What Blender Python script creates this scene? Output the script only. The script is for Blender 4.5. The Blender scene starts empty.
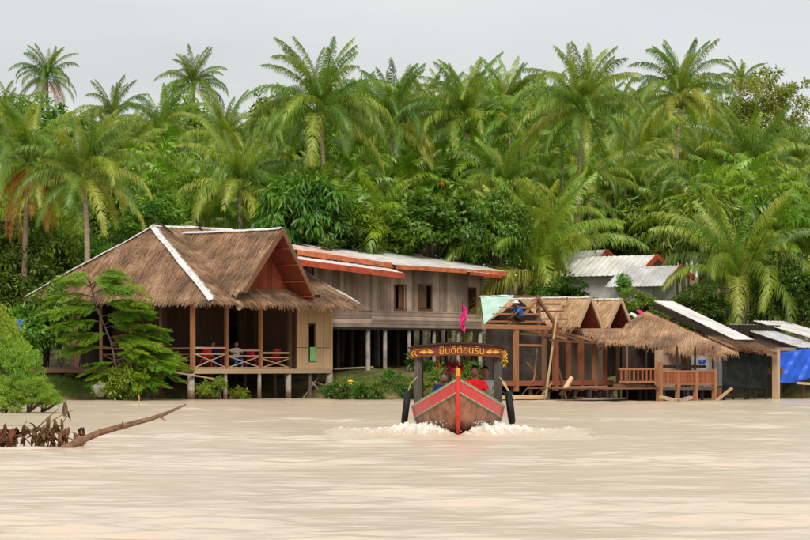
import bpy, bmesh, math, random
import numpy as np
from mathutils import Vector, Matrix
R = math.radians
scene = bpy.context.scene
col = scene.collection

# ------------------------------------------------------------------ camera
CAMZ = 1.58
FPX = 2880.0            # focal length in photo pixels (810 px wide)
HOR = 362.0             # photo row of the horizon
cam = bpy.data.cameras.new('camera')
cam.sensor_width = 36.0
cam.lens = 36.0 * FPX / 810.0
cam.shift_y = (HOR - 270.0) / 810.0
cam.clip_end = 6000
camo = bpy.data.objects.new('camera', cam); col.objects.link(camo)
camo.location = (0, 0, CAMZ); camo.rotation_euler = (R(90), 0, 0)
scene.camera = camo

# ------------------------------------------------------------------ sky, sun, exposure
SUN_EL, SUN_AZ = R(42), R(174)      # azimuth clockwise from +Y: high, behind the viewer
w = bpy.data.worlds.new('World'); scene.world = w; w.use_nodes = True
nt = w.node_tree; nt.nodes.clear()
def wn(t, **k):
    n = nt.nodes.new(t)
    for a, b in k.items(): setattr(n, a, b)
    return n
out = wn('ShaderNodeOutputWorld'); bg = wn('ShaderNodeBackground'); bg.inputs['Strength'].default_value = 0.0625
sky = wn('ShaderNodeTexSky', sky_type='NISHITA', sun_disc=False, sun_elevation=SUN_EL, sun_rotation=SUN_AZ, air_density=1.0, dust_density=3.0)
tc = wn('ShaderNodeTexCoord'); mp = wn('ShaderNodeMapping'); mp.inputs['Scale'].default_value = (1.2, 1.2, 6.0)
nz = wn('ShaderNodeTexNoise'); nz.inputs['Scale'].default_value = 3.2; nz.inputs['Detail'].default_value = 6
rp = wn('ShaderNodeValToRGB')
rp.color_ramp.elements[0].position = 0.3; rp.color_ramp.elements[0].color = (6.5, 6.7, 6.8, 1)
rp.color_ramp.elements[1].position = 0.7; rp.color_ramp.elements[1].color = (8.2, 8.2, 8.15, 1)
mx = wn('ShaderNodeMixRGB'); mx.inputs['Fac'].default_value = 0.93
L_ = nt.links.new
L_(tc.outputs['Generated'], mp.inputs['Vector']); L_(mp.outputs[0], nz.inputs['Vector']); L_(nz.outputs['Fac'], rp.inputs['Fac'])
L_(sky.outputs[0], mx.inputs['Color1']); L_(rp.outputs[0], mx.inputs['Color2']); L_(mx.outputs[0], bg.inputs['Color']); L_(bg.outputs[0], out.inputs['Surface'])
sl = bpy.data.lights.new('sun', 'SUN'); sl.energy = 1.5; sl.angle = R(24); sl.color = (1.0, 0.94, 0.84)
so = bpy.data.objects.new('sun', sl); col.objects.link(so)
so.rotation_euler = Vector((-math.sin(SUN_AZ) * math.cos(SUN_EL), -math.cos(SUN_AZ) * math.cos(SUN_EL), -math.sin(SUN_EL))).to_track_quat('-Z', 'Y').to_euler()
so.location = (0, 60, 60)
vs = scene.view_settings
vs.view_transform = 'Standard'; vs.look = 'None'; vs.exposure = 0.78; vs.gamma = 1.0; vs.use_curve_mapping = False
scene.cycles.max_bounces = 6; scene.cycles.diffuse_bounces = 3; scene.cycles.glossy_bounces = 2
scene.cycles.transmission_bounces = 3; scene.cycles.transparent_max_bounces = 6

# ------------------------------------------------------------------ materials
MATS = {}
def newmat(name):
    m = bpy.data.materials.new(name); m.use_nodes = True
    t = m.node_tree; t.nodes.clear(); MATS[name] = m
    return m, t
def N(t, typ, **k):
    n = t.nodes.new(typ)
    for a, b in k.items():
        if a in n.inputs: n.inputs[a].default_value = b
        else: setattr(n, a, b)
    return n
def c4(c): return (c[0], c[1], c[2], 1)
def ramp(t, c0, c1, p0=0.3, p1=0.7):
    r = N(t, 'ShaderNodeValToRGB')
    r.color_ramp.elements[0].position = p0; r.color_ramp.elements[0].color = c4(c0)
    r.color_ramp.elements[1].position = p1; r.color_ramp.elements[1].color = c4(c1)
    return r
def principled(t, rough=0.8, spec=0.3):
    p = N(t, 'ShaderNodeBsdfPrincipled'); o = N(t, 'ShaderNodeOutputMaterial')
    p.inputs['Roughness'].default_value = rough; p.inputs['Specular IOR Level'].default_value = spec
    t.links.new(p.outputs[0], o.inputs['Surface'])
    return p
def rand_value(t, colsock, lo, hi, island=False):
    """multiply a colour by a random value per object (or per loose piece)"""
    src = N(t, 'ShaderNodeNewGeometry').outputs['Random Per Island'] if island else N(t, 'ShaderNodeObjectInfo').outputs['Random']
    mr = N(t, 'ShaderNodeMapRange'); mr.inputs['To Min'].default_value = lo; mr.inputs['To Max'].default_value = hi
    t.links.new(src, mr.inputs['Value'])
    hs = N(t, 'ShaderNodeHueSaturation'); t.links.new(colsock, hs.inputs['Color']); t.links.new(mr.outputs[0], hs.inputs['Value'])
    return hs.outputs[0]
def mat_wood(name, c0, c1, vary=(0.75, 1.2), rough=0.85, unit=True, stain=0.0, scale=None):
    m, t = newmat(name); p = principled(t, rough, 0.15)
    oi = N(t, 'ShaderNodeObjectInfo'); mp = N(t, 'ShaderNodeMapping')
    ml = N(t, 'ShaderNodeMath', operation='MULTIPLY'); ml.inputs[1].default_value = 97.0
    t.links.new(oi.outputs['Random'], ml.inputs[0])
    tcn = N(t, 'ShaderNodeTexCoord')
    t.links.new(tcn.outputs['Object'], mp.inputs['Vector'])
    mp.inputs['Scale'].default_value = scale or ((2.5, 5, 5) if unit else (4, 4, 1))
    cb = N(t, 'ShaderNodeCombineXYZ')
    for i in range(3): t.links.new(ml.outputs[0], cb.inputs[i])
    t.links.new(cb.outputs[0], mp.inputs['Location'])
    n1 = N(t, 'ShaderNodeTexNoise'); n1.inputs['Scale'].default_value = 2.0; n1.inputs['Detail'].default_value = 8; n1.inputs['Roughness'].default_value = 0.7
    t.links.new(mp.outputs[0], n1.inputs['Vector'])
    r = ramp(t, c0, c1, 0.32, 0.68); t.links.new(n1.outputs['Fac'], r.inputs['Fac'])
    sock = rand_value(t, r.outputs[0], *vary)
    if stain:
        g = N(t, 'ShaderNodeNewGeometry'); n2 = N(t, 'ShaderNodeTexNoise'); n2.inputs['Scale'].default_value = 0.9; n2.inputs['Detail'].default_value = 6
        t.links.new(g.outputs['Position'], n2.inputs['Vector'])
        r2 = ramp(t, (1 - stain,) * 3, (1, 1, 1), 0.35, 0.6); t.links.new(n2.outputs['Fac'], r2.inputs['Fac'])
        mm = N(t, 'ShaderNodeMixRGB', blend_type='MULTIPLY'); mm.inputs['Fac'].default_value = 1
        t.links.new(sock, mm.inputs['Color1']); t.links.new(r2.outputs[0], mm.inputs['Color2']); sock = mm.outputs[0]
    t.links.new(sock, p.inputs['Base Color'])
    b = N(t, 'ShaderNodeBump'); b.inputs['Strength'].default_value = 0.35; b.inputs['Distance'].default_value = 0.02
    t.links.new(n1.outputs['Fac'], b.inputs['Height']); t.links.new(b.outputs[0], p.inputs['Normal'])
    return m
def mat_plain(name, c, rough=0.6, spec=0.3, var=0.15, scale=4.0, dirt=None):
    m, t = newmat(name); p = principled(t, rough, spec)
    g = N(t, 'ShaderNodeNewGeometry'); n1 = N(t, 'ShaderNodeTexNoise'); n1.inputs['Scale'].default_value = scale; n1.inputs['Detail'].default_value = 7; n1.inputs['Roughness'].default_value = 0.65
    t.links.new(g.outputs['Position'], n1.inputs['Vector'])
    d = dirt or tuple(x * (1 - 2 * var) for x in c)
    r = ramp(t, d, tuple(min(1, x * (1 + var)) for x in c), 0.33, 0.62); t.links.new(n1.outputs['Fac'], r.inputs['Fac'])
    t.links.new(r.outputs[0], p.inputs['Base Color'])
    b = N(t, 'ShaderNodeBump'); b.inputs['Strength'].default_value = 0.15; b.inputs['Distance'].default_value = 0.02
    t.links.new(n1.outputs['Fac'], b.inputs['Height']); t.links.new(b.outputs[0], p.inputs['Normal'])
    return m
def mat_leaf(name, c0, c1, trans=0.35, gloss=0.12, rough=0.45, vary=(0.7, 1.25), clump=0.5, hue=0.03):
    """leaf: diffuse + light coming through + a waxy sheen; tone varies by tree, by clump and by leaf"""
    m, t = newmat(name); o = N(t, 'ShaderNodeOutputMaterial')
    g = N(t, 'ShaderNodeNewGeometry'); oi = N(t, 'ShaderNodeObjectInfo')
    n1 = N(t, 'ShaderNodeTexNoise'); n1.inputs['Scale'].default_value = clump; n1.inputs['Detail'].default_value = 4
    t.links.new(g.outputs['Position'], n1.inputs['Vector'])
    r = ramp(t, c0, c1, 0.36, 0.64); t.links.new(n1.outputs['Fac'], r.inputs['Fac'])
    hs = N(t, 'ShaderNodeHueSaturation'); t.links.new(r.outputs[0], hs.inputs['Color'])
    mr = N(t, 'ShaderNodeMapRange'); mr.inputs['To Min'].default_value = vary[0]; mr.inputs['To Max'].default_value = vary[1]
    t.links.new(g.outputs['Random Per Island'], mr.inputs['Value']); t.links.new(mr.outputs[0], hs.inputs['Value'])
    mh = N(t, 'ShaderNodeMapRange'); mh.inputs['To Min'].default_value = 0.5 - hue; mh.inputs['To Max'].default_value = 0.5 + hue
    t.links.new(oi.outputs['Random'], mh.inputs['Value']); t.links.new(mh.outputs[0], hs.inputs['Hue'])
    d = N(t, 'ShaderNodeBsdfDiffuse'); tr = N(t, 'ShaderNodeBsdfTranslucent'); gl = N(t, 'ShaderNodeBsdfGlossy'); gl.inputs['Roughness'].default_value = rough
    gl.inputs['Color'].default_value = (0.8, 0.85, 0.8, 1)
    t.links.new(hs.outputs[0], d.inputs['Color'])
    br = N(t, 'ShaderNodeMixRGB', blend_type='MULTIPLY'); br.inputs['Fac'].default_value = 1; br.inputs['Color2'].default_value = (1.25, 1.15, 0.6, 1)
    t.links.new(hs.outputs[0], br.inputs['Color1']); t.links.new(br.outputs[0], tr.inputs['Color'])
    a = N(t, 'ShaderNodeMixShader'); a.inputs['Fac'].default_value = trans
    t.links.new(d.outputs[0], a.inputs[1]); t.links.new(tr.outputs[0], a.inputs[2])
    fr = N(t, 'ShaderNodeLayerWeight'); fr.inputs['Blend'].default_value = 0.25
    mg = N(t, 'ShaderNodeMath', operation='MULTIPLY_ADD'); mg.inputs[1].default_value = gloss; mg.inputs[2].default_value = gloss * 0.4
    t.links.new(fr.outputs['Facing'], mg.inputs[0])
    b = N(t, 'ShaderNodeMixShader'); t.links.new(mg.outputs[0], b.inputs['Fac'])
    t.links.new(a.outputs[0], b.inputs[1]); t.links.new(gl.outputs[0], b.inputs[2]); t.links.new(b.outputs[0], o.inputs['Surface'])
    return m
def mat_thatch(name, c0, c1, c2):
    m, t = newmat(name); p = principled(t, 0.9, 0.1)
    g = N(t, 'ShaderNodeNewGeometry'); n1 = N(t, 'ShaderNodeTexNoise'); n1.inputs['Scale'].default_value = 1.1; n1.inputs['Detail'].default_value = 6
    t.links.new(g.outputs['Position'], n1.inputs['Vector'])
    r = ramp(t, c0, c1, 0.35, 0.65); r.color_ramp.elements.new(0.52).color = c4(c2); t.links.new(n1.outputs['Fac'], r.inputs['Fac'])
    s = rand_value(t, r.outputs[0], 0.6, 1.3, island=True); t.links.new(s, p.inputs['Base Color'])
    n2 = N(t, 'ShaderNodeTexNoise'); n2.inputs['Scale'].default_value = 14; t.links.new(g.outputs['Position'], n2.inputs['Vector'])
    b = N(t, 'ShaderNodeBump'); b.inputs['Strength'].default_value = 0.5; b.inputs['Distance'].default_value = 0.05
    t.links.new(n2.outputs['Fac'], b.inputs['Height']); t.links.new(b.outputs[0], p.inputs['Normal'])
    return m

mat_wood('wood_grey', (0.36, 0.245, 0.185), (0.68, 0.52, 0.415), (0.62, 1.25), stain=0.35)
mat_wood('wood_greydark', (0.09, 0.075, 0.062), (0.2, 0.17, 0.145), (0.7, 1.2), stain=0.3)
mat_wood('wood_brown', (0.10, 0.05, 0.028), (0.24, 0.125, 0.07), (0.7, 1.25))
mat_wood('wood_red', (0.20, 0.06, 0.032), (0.36, 0.125, 0.06), (0.75, 1.2))
mat_wood('wood_gable', (0.16, 0.035, 0.02), (0.28, 0.07, 0.035), (0.75, 1.2))
mat_wood('wood_orange', (0.24, 0.10, 0.045), (0.44, 0.21, 0.10), (0.8, 1.15))
mat_wood('wood_tan', (0.38, 0.26, 0.15), (0.6, 0.44, 0.28), (0.85, 1.12))
mat_wood('wood_pale', (0.56, 0.36, 0.19), (0.74, 0.53, 0.31), (0.9, 1.08), stain=0.12)
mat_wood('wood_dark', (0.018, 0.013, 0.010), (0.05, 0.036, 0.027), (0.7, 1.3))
mat_wood('wood_inner', (0.05, 0.032, 0.022), (0.12, 0.075, 0.05), (0.7, 1.3))  # wood darkened to carry the shade inside the veranda
mat_wood('wood_woven', (0.13, 0.1, 0.075), (0.27, 0.21, 0.16), (0.85, 1.15), stain=0.25, scale=(12, 12, 20))
mat_wood('bamboo', (0.40, 0.28, 0.13), (0.6, 0.45, 0.24), (0.8, 1.15))
mat_wood('driftwood', (0.10, 0.05, 0.028), (0.33, 0.2, 0.12), (0.9, 1.1), unit=False, scale=(5, 5, 5))
mat_wood('trunk', (0.19, 0.145, 0.095), (0.42, 0.34, 0.24), (0.75, 1.25), unit=False, scale=(1.5, 1.5, 9))
mat_wood('trunk_pale', (0.26, 0.25, 0.2), (0.48, 0.46, 0.39), (0.85, 1.15), unit=False, scale=(1.5, 1.5, 6))
mat_wood('bark', (0.06, 0.042, 0.03), (0.16, 0.115, 0.08), (0.8, 1.2), unit=False, scale=(5, 5, 2))
mat_plain('concrete', (0.42, 0.38, 0.32), 0.9, 0.2, 0.2, 3.0, dirt=(0.2, 0.17, 0.13))
mat_plain('metal_white', (0.72, 0.71, 0.69), 0.5, 0.4, 0.08, 1.2, dirt=(0.5, 0.46, 0.42))
mat_plain('metal_rust', (0.66, 0.60, 0.55), 0.6, 0.3, 0.1, 0.9, dirt=(0.55, 0.2, 0.1))
mat_plain('metal_grey', (0.55, 0.56, 0.57), 0.5, 0.4, 0.1, 1.4, dirt=(0.36, 0.34, 0.32))
mat_plain('cap_white', (0.74, 0.73, 0.71), 0.6, 0.3, 0.06, 5.0, dirt=(0.45, 0.44, 0.42))
mat_plain('fascia_red', (0.46, 0.075, 0.035), 0.6, 0.3, 0.2, 3.0)
mat_plain('fascia_orange', (0.55, 0.15, 0.06), 0.6, 0.3, 0.2, 3.0)
mat_plain('sheet_green', (0.46, 0.66, 0.56), 0.55, 0.3, 0.08, 2.0)
mat_plain('net_black', (0.018, 0.022, 0.02), 0.9, 0.1, 0.3, 2.5)
mat_plain('tarp_blue', (0.012, 0.10, 0.62), 0.45, 0.4, 0.12, 2.0)
mat_plain('cloth_blue', (0.03, 0.13, 0.42), 0.85, 0.1, 0.15, 6.0)
mat_plain('cloth_navy', (0.015, 0.025, 0.12), 0.85, 0.1, 0.15, 6.0)
mat_plain('cloth_white', (0.72, 0.72, 0.72), 0.85, 0.1, 0.08, 6.0)
mat_plain('cloth_red', (0.62, 0.016, 0.022), 0.85, 0.1, 0.15, 6.0)
mat_plain('cloth_pink', (0.85, 0.03, 0.25), 0.8, 0.1, 0.1, 6.0)
mat_plain('cloth_green', (0.30, 0.62, 0.22), 0.8, 0.1, 0.1, 6.0)
mat_plain('plastic_red', (0.5, 0.012, 0.025), 0.35, 0.5, 0.08, 6.0)
mat_plain('paint_red', (0.66, 0.045, 0.04), 0.42, 0.45, 0.12, 7.0, dirt=(0.52, 0.04, 0.035))
mat_plain('paint_green', (0.17, 0.33, 0.15), 0.5, 0.4, 0.12, 6.0)
mat_plain('paint_cream', (0.6, 0.55, 0.4), 0.5, 0.4, 0.1, 6.0)
mat_plain('paint_gold', (0.75, 0.36, 0.02), 0.4, 0.5, 0.1, 6.0)
mat_plain('paint_maroon', (0.17, 0.028, 0.014), 0.5, 0.4, 0.15, 6.0)
mat_plain('hull_wood', (0.34, 0.155, 0.085), 0.55, 0.35, 0.3, 3.5, dirt=(0.15, 0.05, 0.027))
mat_plain('canopy_brown', (0.055, 0.032, 0.022), 0.7, 0.2, 0.2, 4.0)
mat_plain('rubber', (0.012, 0.012, 0.013), 0.65, 0.3, 0.15, 8.0)
mat_plain('skin', (0.33, 0.165, 0.095), 0.55, 0.3, 0.06, 9.0)
mat_plain('skin_dark', (0.2, 0.09, 0.05), 0.55, 0.3, 0.06, 9.0)
mat_plain('hair', (0.008, 0.007, 0.007), 0.4, 0.4, 0.1, 20.0)
mat_plain('eye', (0.01, 0.008, 0.008), 0.2, 0.5, 0.0, 5.0)
mat_plain('lip', (0.25, 0.08, 0.06), 0.5, 0.3, 0.0, 5.0)
mat_plain('wall_pink', (0.46, 0.31, 0.22), 0.85, 0.2, 0.12, 2.0)
mat_plain('wall_light', (0.55, 0.53, 0.5), 0.85, 0.2, 0.12, 2.0)
mat_plain('rock', (0.26, 0.24, 0.2), 0.9, 0.2, 0.3, 4.0)
mat_plain('yellow', (0.7, 0.4, 0.03), 0.6, 0.3, 0.15, 8.0)
mat_plain('lamp_white', (0.75, 0.72, 0.6), 0.4, 0.4, 0.05, 8.0)
mat_plain('coconut_husk', (0.24, 0.2, 0.04), 0.6, 0.3, 0.25, 3.0)
t = MATS['concrete'].node_tree; p = [n for n in t.nodes if n.type == 'BSDF_PRINCIPLED'][0]; src = p.inputs['Base Color'].links[0].from_socket
g = N(t, 'ShaderNodeNewGeometry'); sx = N(t, 'ShaderNodeSeparateXYZ'); t.links.new(g.outputs['Position'], sx.inputs[0]); nn = N(t, 'ShaderNodeTexNoise'); nn.inputs['Scale'].default_value = 5; t.links.new(g.outputs['Position'], nn.inputs['Vector'])
ma = N(t, 'ShaderNodeMath', operation='MULTIPLY_ADD'); ma.inputs[1].default_value = .5; t.links.new(nn.outputs['Fac'], ma.inputs[0]); t.links.new(sx.outputs['Z'], ma.inputs[2])
mr = N(t, 'ShaderNodeMapRange'); mr.inputs['From Min'].default_value = .4; mr.inputs['From Max'].default_value = .85; t.links.new(ma.outputs[0], mr.inputs['Value'])
mx_ = N(t, 'ShaderNodeMixRGB'); mx_.inputs['Color1'].default_value = (0.14, 0.085, 0.045, 1); t.links.new(mr.outputs[0], mx_.inputs['Fac']); t.links.new(src, mx_.inputs['Color2']); t.links.new(mx_.outputs[0], p.inputs['Base Color'])
mat_thatch('thatch', (0.24, 0.155, 0.105), (0.52, 0.34, 0.215), (0.40, 0.24, 0.14))
mat_thatch('thatch_new', (0.50, 0.31, 0.165), (0.70, 0.50, 0.31), (0.60, 0.40, 0.23))
mat_thatch('thatch_old', (0.18, 0.095, 0.052), (0.40, 0.24, 0.135), (0.29, 0.165, 0.09))
mat_leaf('palm_green', (0.12, 0.225, 0.014), (0.25, 0.385, 0.032), 0.45, 0.12, 0.4, hue=0.02)
mat_leaf('palm_light', (0.25, 0.37, 0.026), (0.40, 0.52, 0.055), 0.45, 0.12, 0.4, hue=0.02)
mat_leaf('palm_yellow', (0.36, 0.43, 0.045), (0.52, 0.54, 0.08), 0.4, 0.12, 0.45, hue=0.015)
mat_leaf('palm_dead', (0.36, 0.12, 0.03), (0.55, 0.22, 0.06), 0.25, 0.03, 0.6, hue=0.01)
mat_leaf('areca_green', (0.13, 0.28, 0.014), (0.31, 0.49, 0.03), 0.42, 0.10, 0.35, hue=0.015)
mat_leaf('leaf_dark', (0.04, 0.10, 0.008), (0.10, 0.20, 0.015), 0.3, 0.10, 0.35)
mat_leaf('leaf_mid', (0.085, 0.185, 0.010), (0.25, 0.40, 0.026), 0.35, 0.12, 0.4)
mat_leaf('leaf_bright', (0.12, 0.27, 0.016), (0.25, 0.42, 0.035), 0.42, 0.12, 0.4)
mat_leaf('leaf_yellow', (0.17, 0.26, 0.018), (0.29, 0.38, 0.04), 0.42, 0.10, 0.45)
mat_leaf('leaf_feather', (0.20, 0.38, 0.022), (0.36, 0.56, 0.05), 0.52, 0.08, 0.5)
mat_leaf('leaf_brown', (0.07, 0.028, 0.013), (0.24, 0.105, 0.048), 0.2, 0.06, 0.5, clump=4)
mat_leaf('grass', (0.09, 0.17, 0.02), (0.22, 0.28, 0.05), 0.35, 0.05, 0.5)
mat_leaf('flower_orange', (0.6, 0.12, 0.02), (0.75, 0.25, 0.03), 0.3, 0.02, 0.5)

def M(n): return MATS[n]

# ------------------------------------------------------------------ build helpers
WM = {}                                     # object name -> world matrix
def put(name, mesh, parent=None, Mw=None):
    o = bpy.data.objects.new(name, mesh); col.objects.link(o)
    Mw = Mw.copy() if Mw is not None else Matrix.Identity(4)
    if parent is not None:
        o.parent = parent
        o.matrix_parent_inverse = WM[parent.name].inverted()
    o.matrix_basis = Mw
    WM[o.name] = Mw
    return o
def tag(o, label=None, cat=None, group=None, kind=None):
    if label: o['label'] = label
    if cat: o['category'] = cat
    if group: o['group'] = group
    if kind: o['kind'] = kind
    return o
def thing(name, label, cat, loc, group=None):
    o = put(name, None, None, Matrix.Translation(Vector(loc)))
    o.empty_display_size = 0.2
    return tag(o, label, cat, group)

class MB:
    def __init__(s): s.v = []; s.f = []
    def add(s, vs, fs):
        n = len(s.v); s.v += [tuple(v) for v in vs]; s.f += [tuple(i + n for i in f) for f in fs]
    def slab(s, pts, th, up=None):
        """a flat polygon given thickness th downwards along its normal"""
        P = [Vector(p) for p in pts]; n = Vector((0, 0, 0))
        for i in range(len(P)): n += P[i].cross(P[(i + 1) % len(P)])
        n.normalize()
        if n.z < 0 and up is None: n = -n; P = P[::-1]
        k = len(P); s.add(P + [p - n * th for p in P], [tuple(range(k)), tuple(range(2 * k - 1, k - 1, -1))] + [(i, i + k, (i + 1) % k + k, (i + 1) % k) for i in range(k)])
    def tube(s, pts, rad, n=8, cap=True):
        P = [Vector(p) for p in pts]; m = len(P); base = len(s.v)
        rad = rad if hasattr(rad, '__len__') else [rad] * m
        prev = None
        for i, p in enumerate(P):
            d = (P[min(i + 1, m - 1)] - P[max(i - 1, 0)]).normalized()
            a = prev if prev is not None else (Vector((1, 0, 0)) if abs(d.x) < 0.8 else Vector((0, 1, 0)))
            a = (a - d * a.dot(d)).normalized(); prev = a; b = d.cross(a)
            for k in range(n):
                an = 2 * math.pi * k / n
                s.v.append(tuple(p + (a * math.cos(an) + b * math.sin(an)) * rad[i]))
        for i in range(m - 1):
            for k in range(n):
                s.f.append((base + i * n + k, base + i * n + (k + 1) % n, base + (i + 1) * n + (k + 1) % n, base + (i + 1) * n + k))
        if cap:
            s.f.append(tuple(base + k for k in range(n - 1, -1, -1))); s.f.append(tuple(base + (m - 1) * n + k for k in range(n)))
    def box(s, c0, c1):
        x0, y0, z0 = c0; x1, y1, z1 = c1
        s.add([(x0, y0, z0), (x1, y0, z0), (x1, y1, z0), (x0, y1, z0), (x0, y0, z1), (x1, y0, z1), (x1, y1, z1), (x0, y1, z1)],
              [(0, 3, 2, 1), (4, 5, 6, 7), (0, 1, 5, 4), (1, 2, 6, 5), (2, 3, 7, 6), (3, 0, 4, 7)])
    def mesh(s, name, mat, smooth=False):
        me = bpy.data.meshes.new(name); me.from_pydata(s.v, [], s.f); me.materials.append(M(mat) if isinstance(mat, str) else mat)
        if smooth: me.polygons.foreach_set('use_smooth', [True] * len(me.polygons))
        me.update(); return me
    def build(s, name, mat, parent=None, smooth=False):
        """vertices are world coordinates; the object's origin is moved to their centre"""
        a = np.array(s.v); c = (a.min(0) + a.max(0)) / 2
        s.v = [tuple(q) for q in (a - c)]
        return put(name, s.mesh(name, mat, smooth), parent, Matrix.Translation(Vector(c)))

UNIT = {}
def unit_box(mat):
    if ('b', mat) not in UNIT:
        m = MB(); m.box((-.5, -.5, -.5), (.5, .5, .5)); UNIT[('b', mat)] = m.mesh('plank_' + mat, mat)
    return UNIT[('b', mat)]
def unit_rod(mat):
    if ('r', mat) not in UNIT:
        m = MB(); rr = random.Random(5)
        m.tube([(-.5, 0, 0), (-.25, .03, .02), (0, -.02, .03), (.25, .02, -.03), (.5, 0, 0)], [.52, .5, .49, .48, .46], 9)
        UNIT[('r', mat)] = m.mesh('pole_' + mat, mat, False)
    return UNIT[('r', mat)]
def frame_of(p0, p1, w, h, up):
    p0, p1 = Vector(p0), Vector(p1); d = p1 - p0; Ln = d.length; x = d / Ln
    up = Vector(up)
    if abs(x.dot(up.normalized())) > 0.98: up = Vector((0.643, 0.766, 0))
    z = (up - x * up.dot(x)).normalized(); y = z.cross(x)
    m = Matrix((x * Ln, y * w, z * h)).transposed().to_4x4(); m.translation = (p0 + p1) / 2
    return m
def bar(name, p0, p1, w, h, mat, parent, up=(0, 0, 1)):
    return put(name, unit_box(mat), parent, frame_of(p0, p1, w, h, up))
def pole(name, p0, p1, dia, mat, parent):
    return put(name, unit_rod(mat), parent, frame_of(p0, p1, dia, dia, (0, 0, 1)))

def W(px, py, Y): return Vector(((px - 405) / FPX * Y, Y, CAMZ - (py - HOR) / FPX * Y))
def zat(py, Y): return CAMZ - (py - HOR) / FPX * Y
def on_plane(px, py, P, a, b):
    """point of the plane P + a, b seen at a photo position"""
    n = a.cross(b); d = Vector(((px - 405) / FPX, 1, -(py - HOR) / FPX)); o = Vector((0, 0, CAMZ))
    return o + d * ((P - o).dot(n) / d.dot(n))
class Frame:
    """a house's own axes: s runs along the front to the right and away, t runs back to the left"""
    def __init__(f, px, Y, deg=50):
        f.O = Vector(((px - 405) / FPX * Y, Y, 0)); a = R(deg)
        f.u = Vector((math.cos(a), math.sin(a), 0)); f.n = Vector((-math.sin(a), math.cos(a), 0))
    def __call__(f, s, t, z=0): return f.O + f.u * s + f.n * t + Vector((0, 0, z))
    def s(f, px, t=0):
        k = (px - 405) / FPX; p = f.O + f.n * t
        return (k * p.y - p.x) / (f.u.x - k * f.u.y)
    def z(f, py, s, t=0): return zat(py, f(s, t).y)
    def at(f, px, py, t=0):
        s = f.s(px, t); p = f(s, t); p.z = zat(py, p.y); return p

def np_mesh(name, verts, faces_flat, sizes, mat, smooth=False):
    me = bpy.data.meshes.new(name); nv = len(verts)
    me.vertices.add(nv); me.vertices.foreach_set('co', np.asarray(verts, dtype=np.float32).ravel())
    ff = np.asarray(faces_flat, dtype=np.int32).ravel(); sizes = np.asarray(sizes, dtype=np.int32)
    me.loops.add(len(ff)); me.loops.foreach_set('vertex_index', ff)
    me.polygons.add(len(sizes)); st = np.concatenate([[0], np.cumsum(sizes)[:-1]]).astype(np.int32)
    me.polygons.foreach_set('loop_start', st); me.polygons.foreach_set('loop_total', sizes)
    me.materials.append(M(mat))
    if smooth: me.polygons.foreach_set('use_smooth', np.ones(len(sizes), dtype=bool))
    me.update(calc_edges=True); me.validate(); return me

def straw(name, polys, mat, parent, per_m2=170, seed=1, length=(0.25, 0.55), width=0.019, fringe=(), fringe_len=0.32, fringe_per_m=75, lift=0.045):
    """thatch: many loose blades lying down the slope of each polygon, and a ragged fringe along given edges"""
    rg = np.random.default_rng(seed); V = []
    def blades(P, D, Nn, ln, wd):
        side = np.cross(D, Nn); side /= np.linalg.norm(side, axis=1)[:, None] + 1e-9
        a = P - side * wd[:, None] / 2; b = P + side * wd[:, None] / 2
        e = P + D * ln[:, None]; c = e + side * wd[:, None] * .3; d = e - side * wd[:, None] * .3
        V.append(np.stack([a, b, c, d], 1).reshape(-1, 3))
    for poly in polys:
        P = [np.array(p, float) for p in poly]; nrm = np.zeros(3)
        for i in range(len(P)): nrm += np.cross(P[i], P[(i + 1) % len(P)])
        area2 = np.linalg.norm(nrm); nrm /= area2
        if nrm[2] < 0: nrm = -nrm
        down = np.array([0, 0, -1.0]); down -= nrm * down.dot(nrm); down /= np.linalg.norm(down)
        for i in range(1, len(P) - 1):
            A, B, C = P[0], P[i], P[i + 1]; ar = np.linalg.norm(np.cross(B - A, C - A)) / 2
            n = int(ar * per_m2)
            if n < 1: continue
            r1 = np.sqrt(rg.random(n)); r2 = rg.random(n)
            Q = A * (1 - r1)[:, None] + B * (r1 * (1 - r2))[:, None] + C * (r1 * r2)[:, None]
            side = np.cross(nrm, down)
            D = down + side * rg.normal(0, .16, n)[:, None] + nrm * rg.uniform(0.0, .1, n)[:, None]
            ln = rg.uniform(*length, n)
            saw = ((Q @ down + .06 * np.sin(Q @ side * 2.1)) % .55) / .55
            Q = Q + nrm * (rg.uniform(.012, lift, n) + .06 * saw)[:, None]
            # keep the upper end inside the slope
            blades(Q, D, np.tile(nrm, (n, 1)), ln, rg.uniform(.5, 1.4, n) * width)
    for (A, B, outw) in fringe:
        A, B, outw = np.array(A, float), np.array(B, float), np.array(outw, float)
        n = int(np.linalg.norm(B - A) * fringe_per_m); k = rg.random(n)
        Q = A + (B - A) * k[:, None] + np.array([0, 0, 1]) * rg.uniform(-.03, .06, n)[:, None]
        wob = np.sin(k * 23 + seed) * .25 + np.sin(k * 61) * .15
        D = np.tile(np.array([0, 0, -1.0]), (n, 1)) + outw * rg.uniform(.0, .8, n)[:, None] + (B - A) / np.linalg.norm(B - A) * rg.normal(0, .25, n)[:, None]
        D /= np.linalg.norm(D, axis=1)[:, None]
        Nn = np.tile(outw, (n, 1)) + rg.normal(0, .3, (n, 3))
        blades(Q, D, Nn, fringe_len * (rg.uniform(.3, 1.1, n) + wob * .5).clip(.1, 2), rg.uniform(.6, 1.4, n) * width)
    Vv = np.concatenate(V); n = len(Vv) // 4
    c = (Vv.min(0) + Vv.max(0)) / 2
    me = np_mesh(name, Vv - c, np.arange(n * 4), np.full(n, 4), mat)
    return tag(put(name, me, parent, Matrix.Translation(Vector(c))), kind='stuff')

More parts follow.
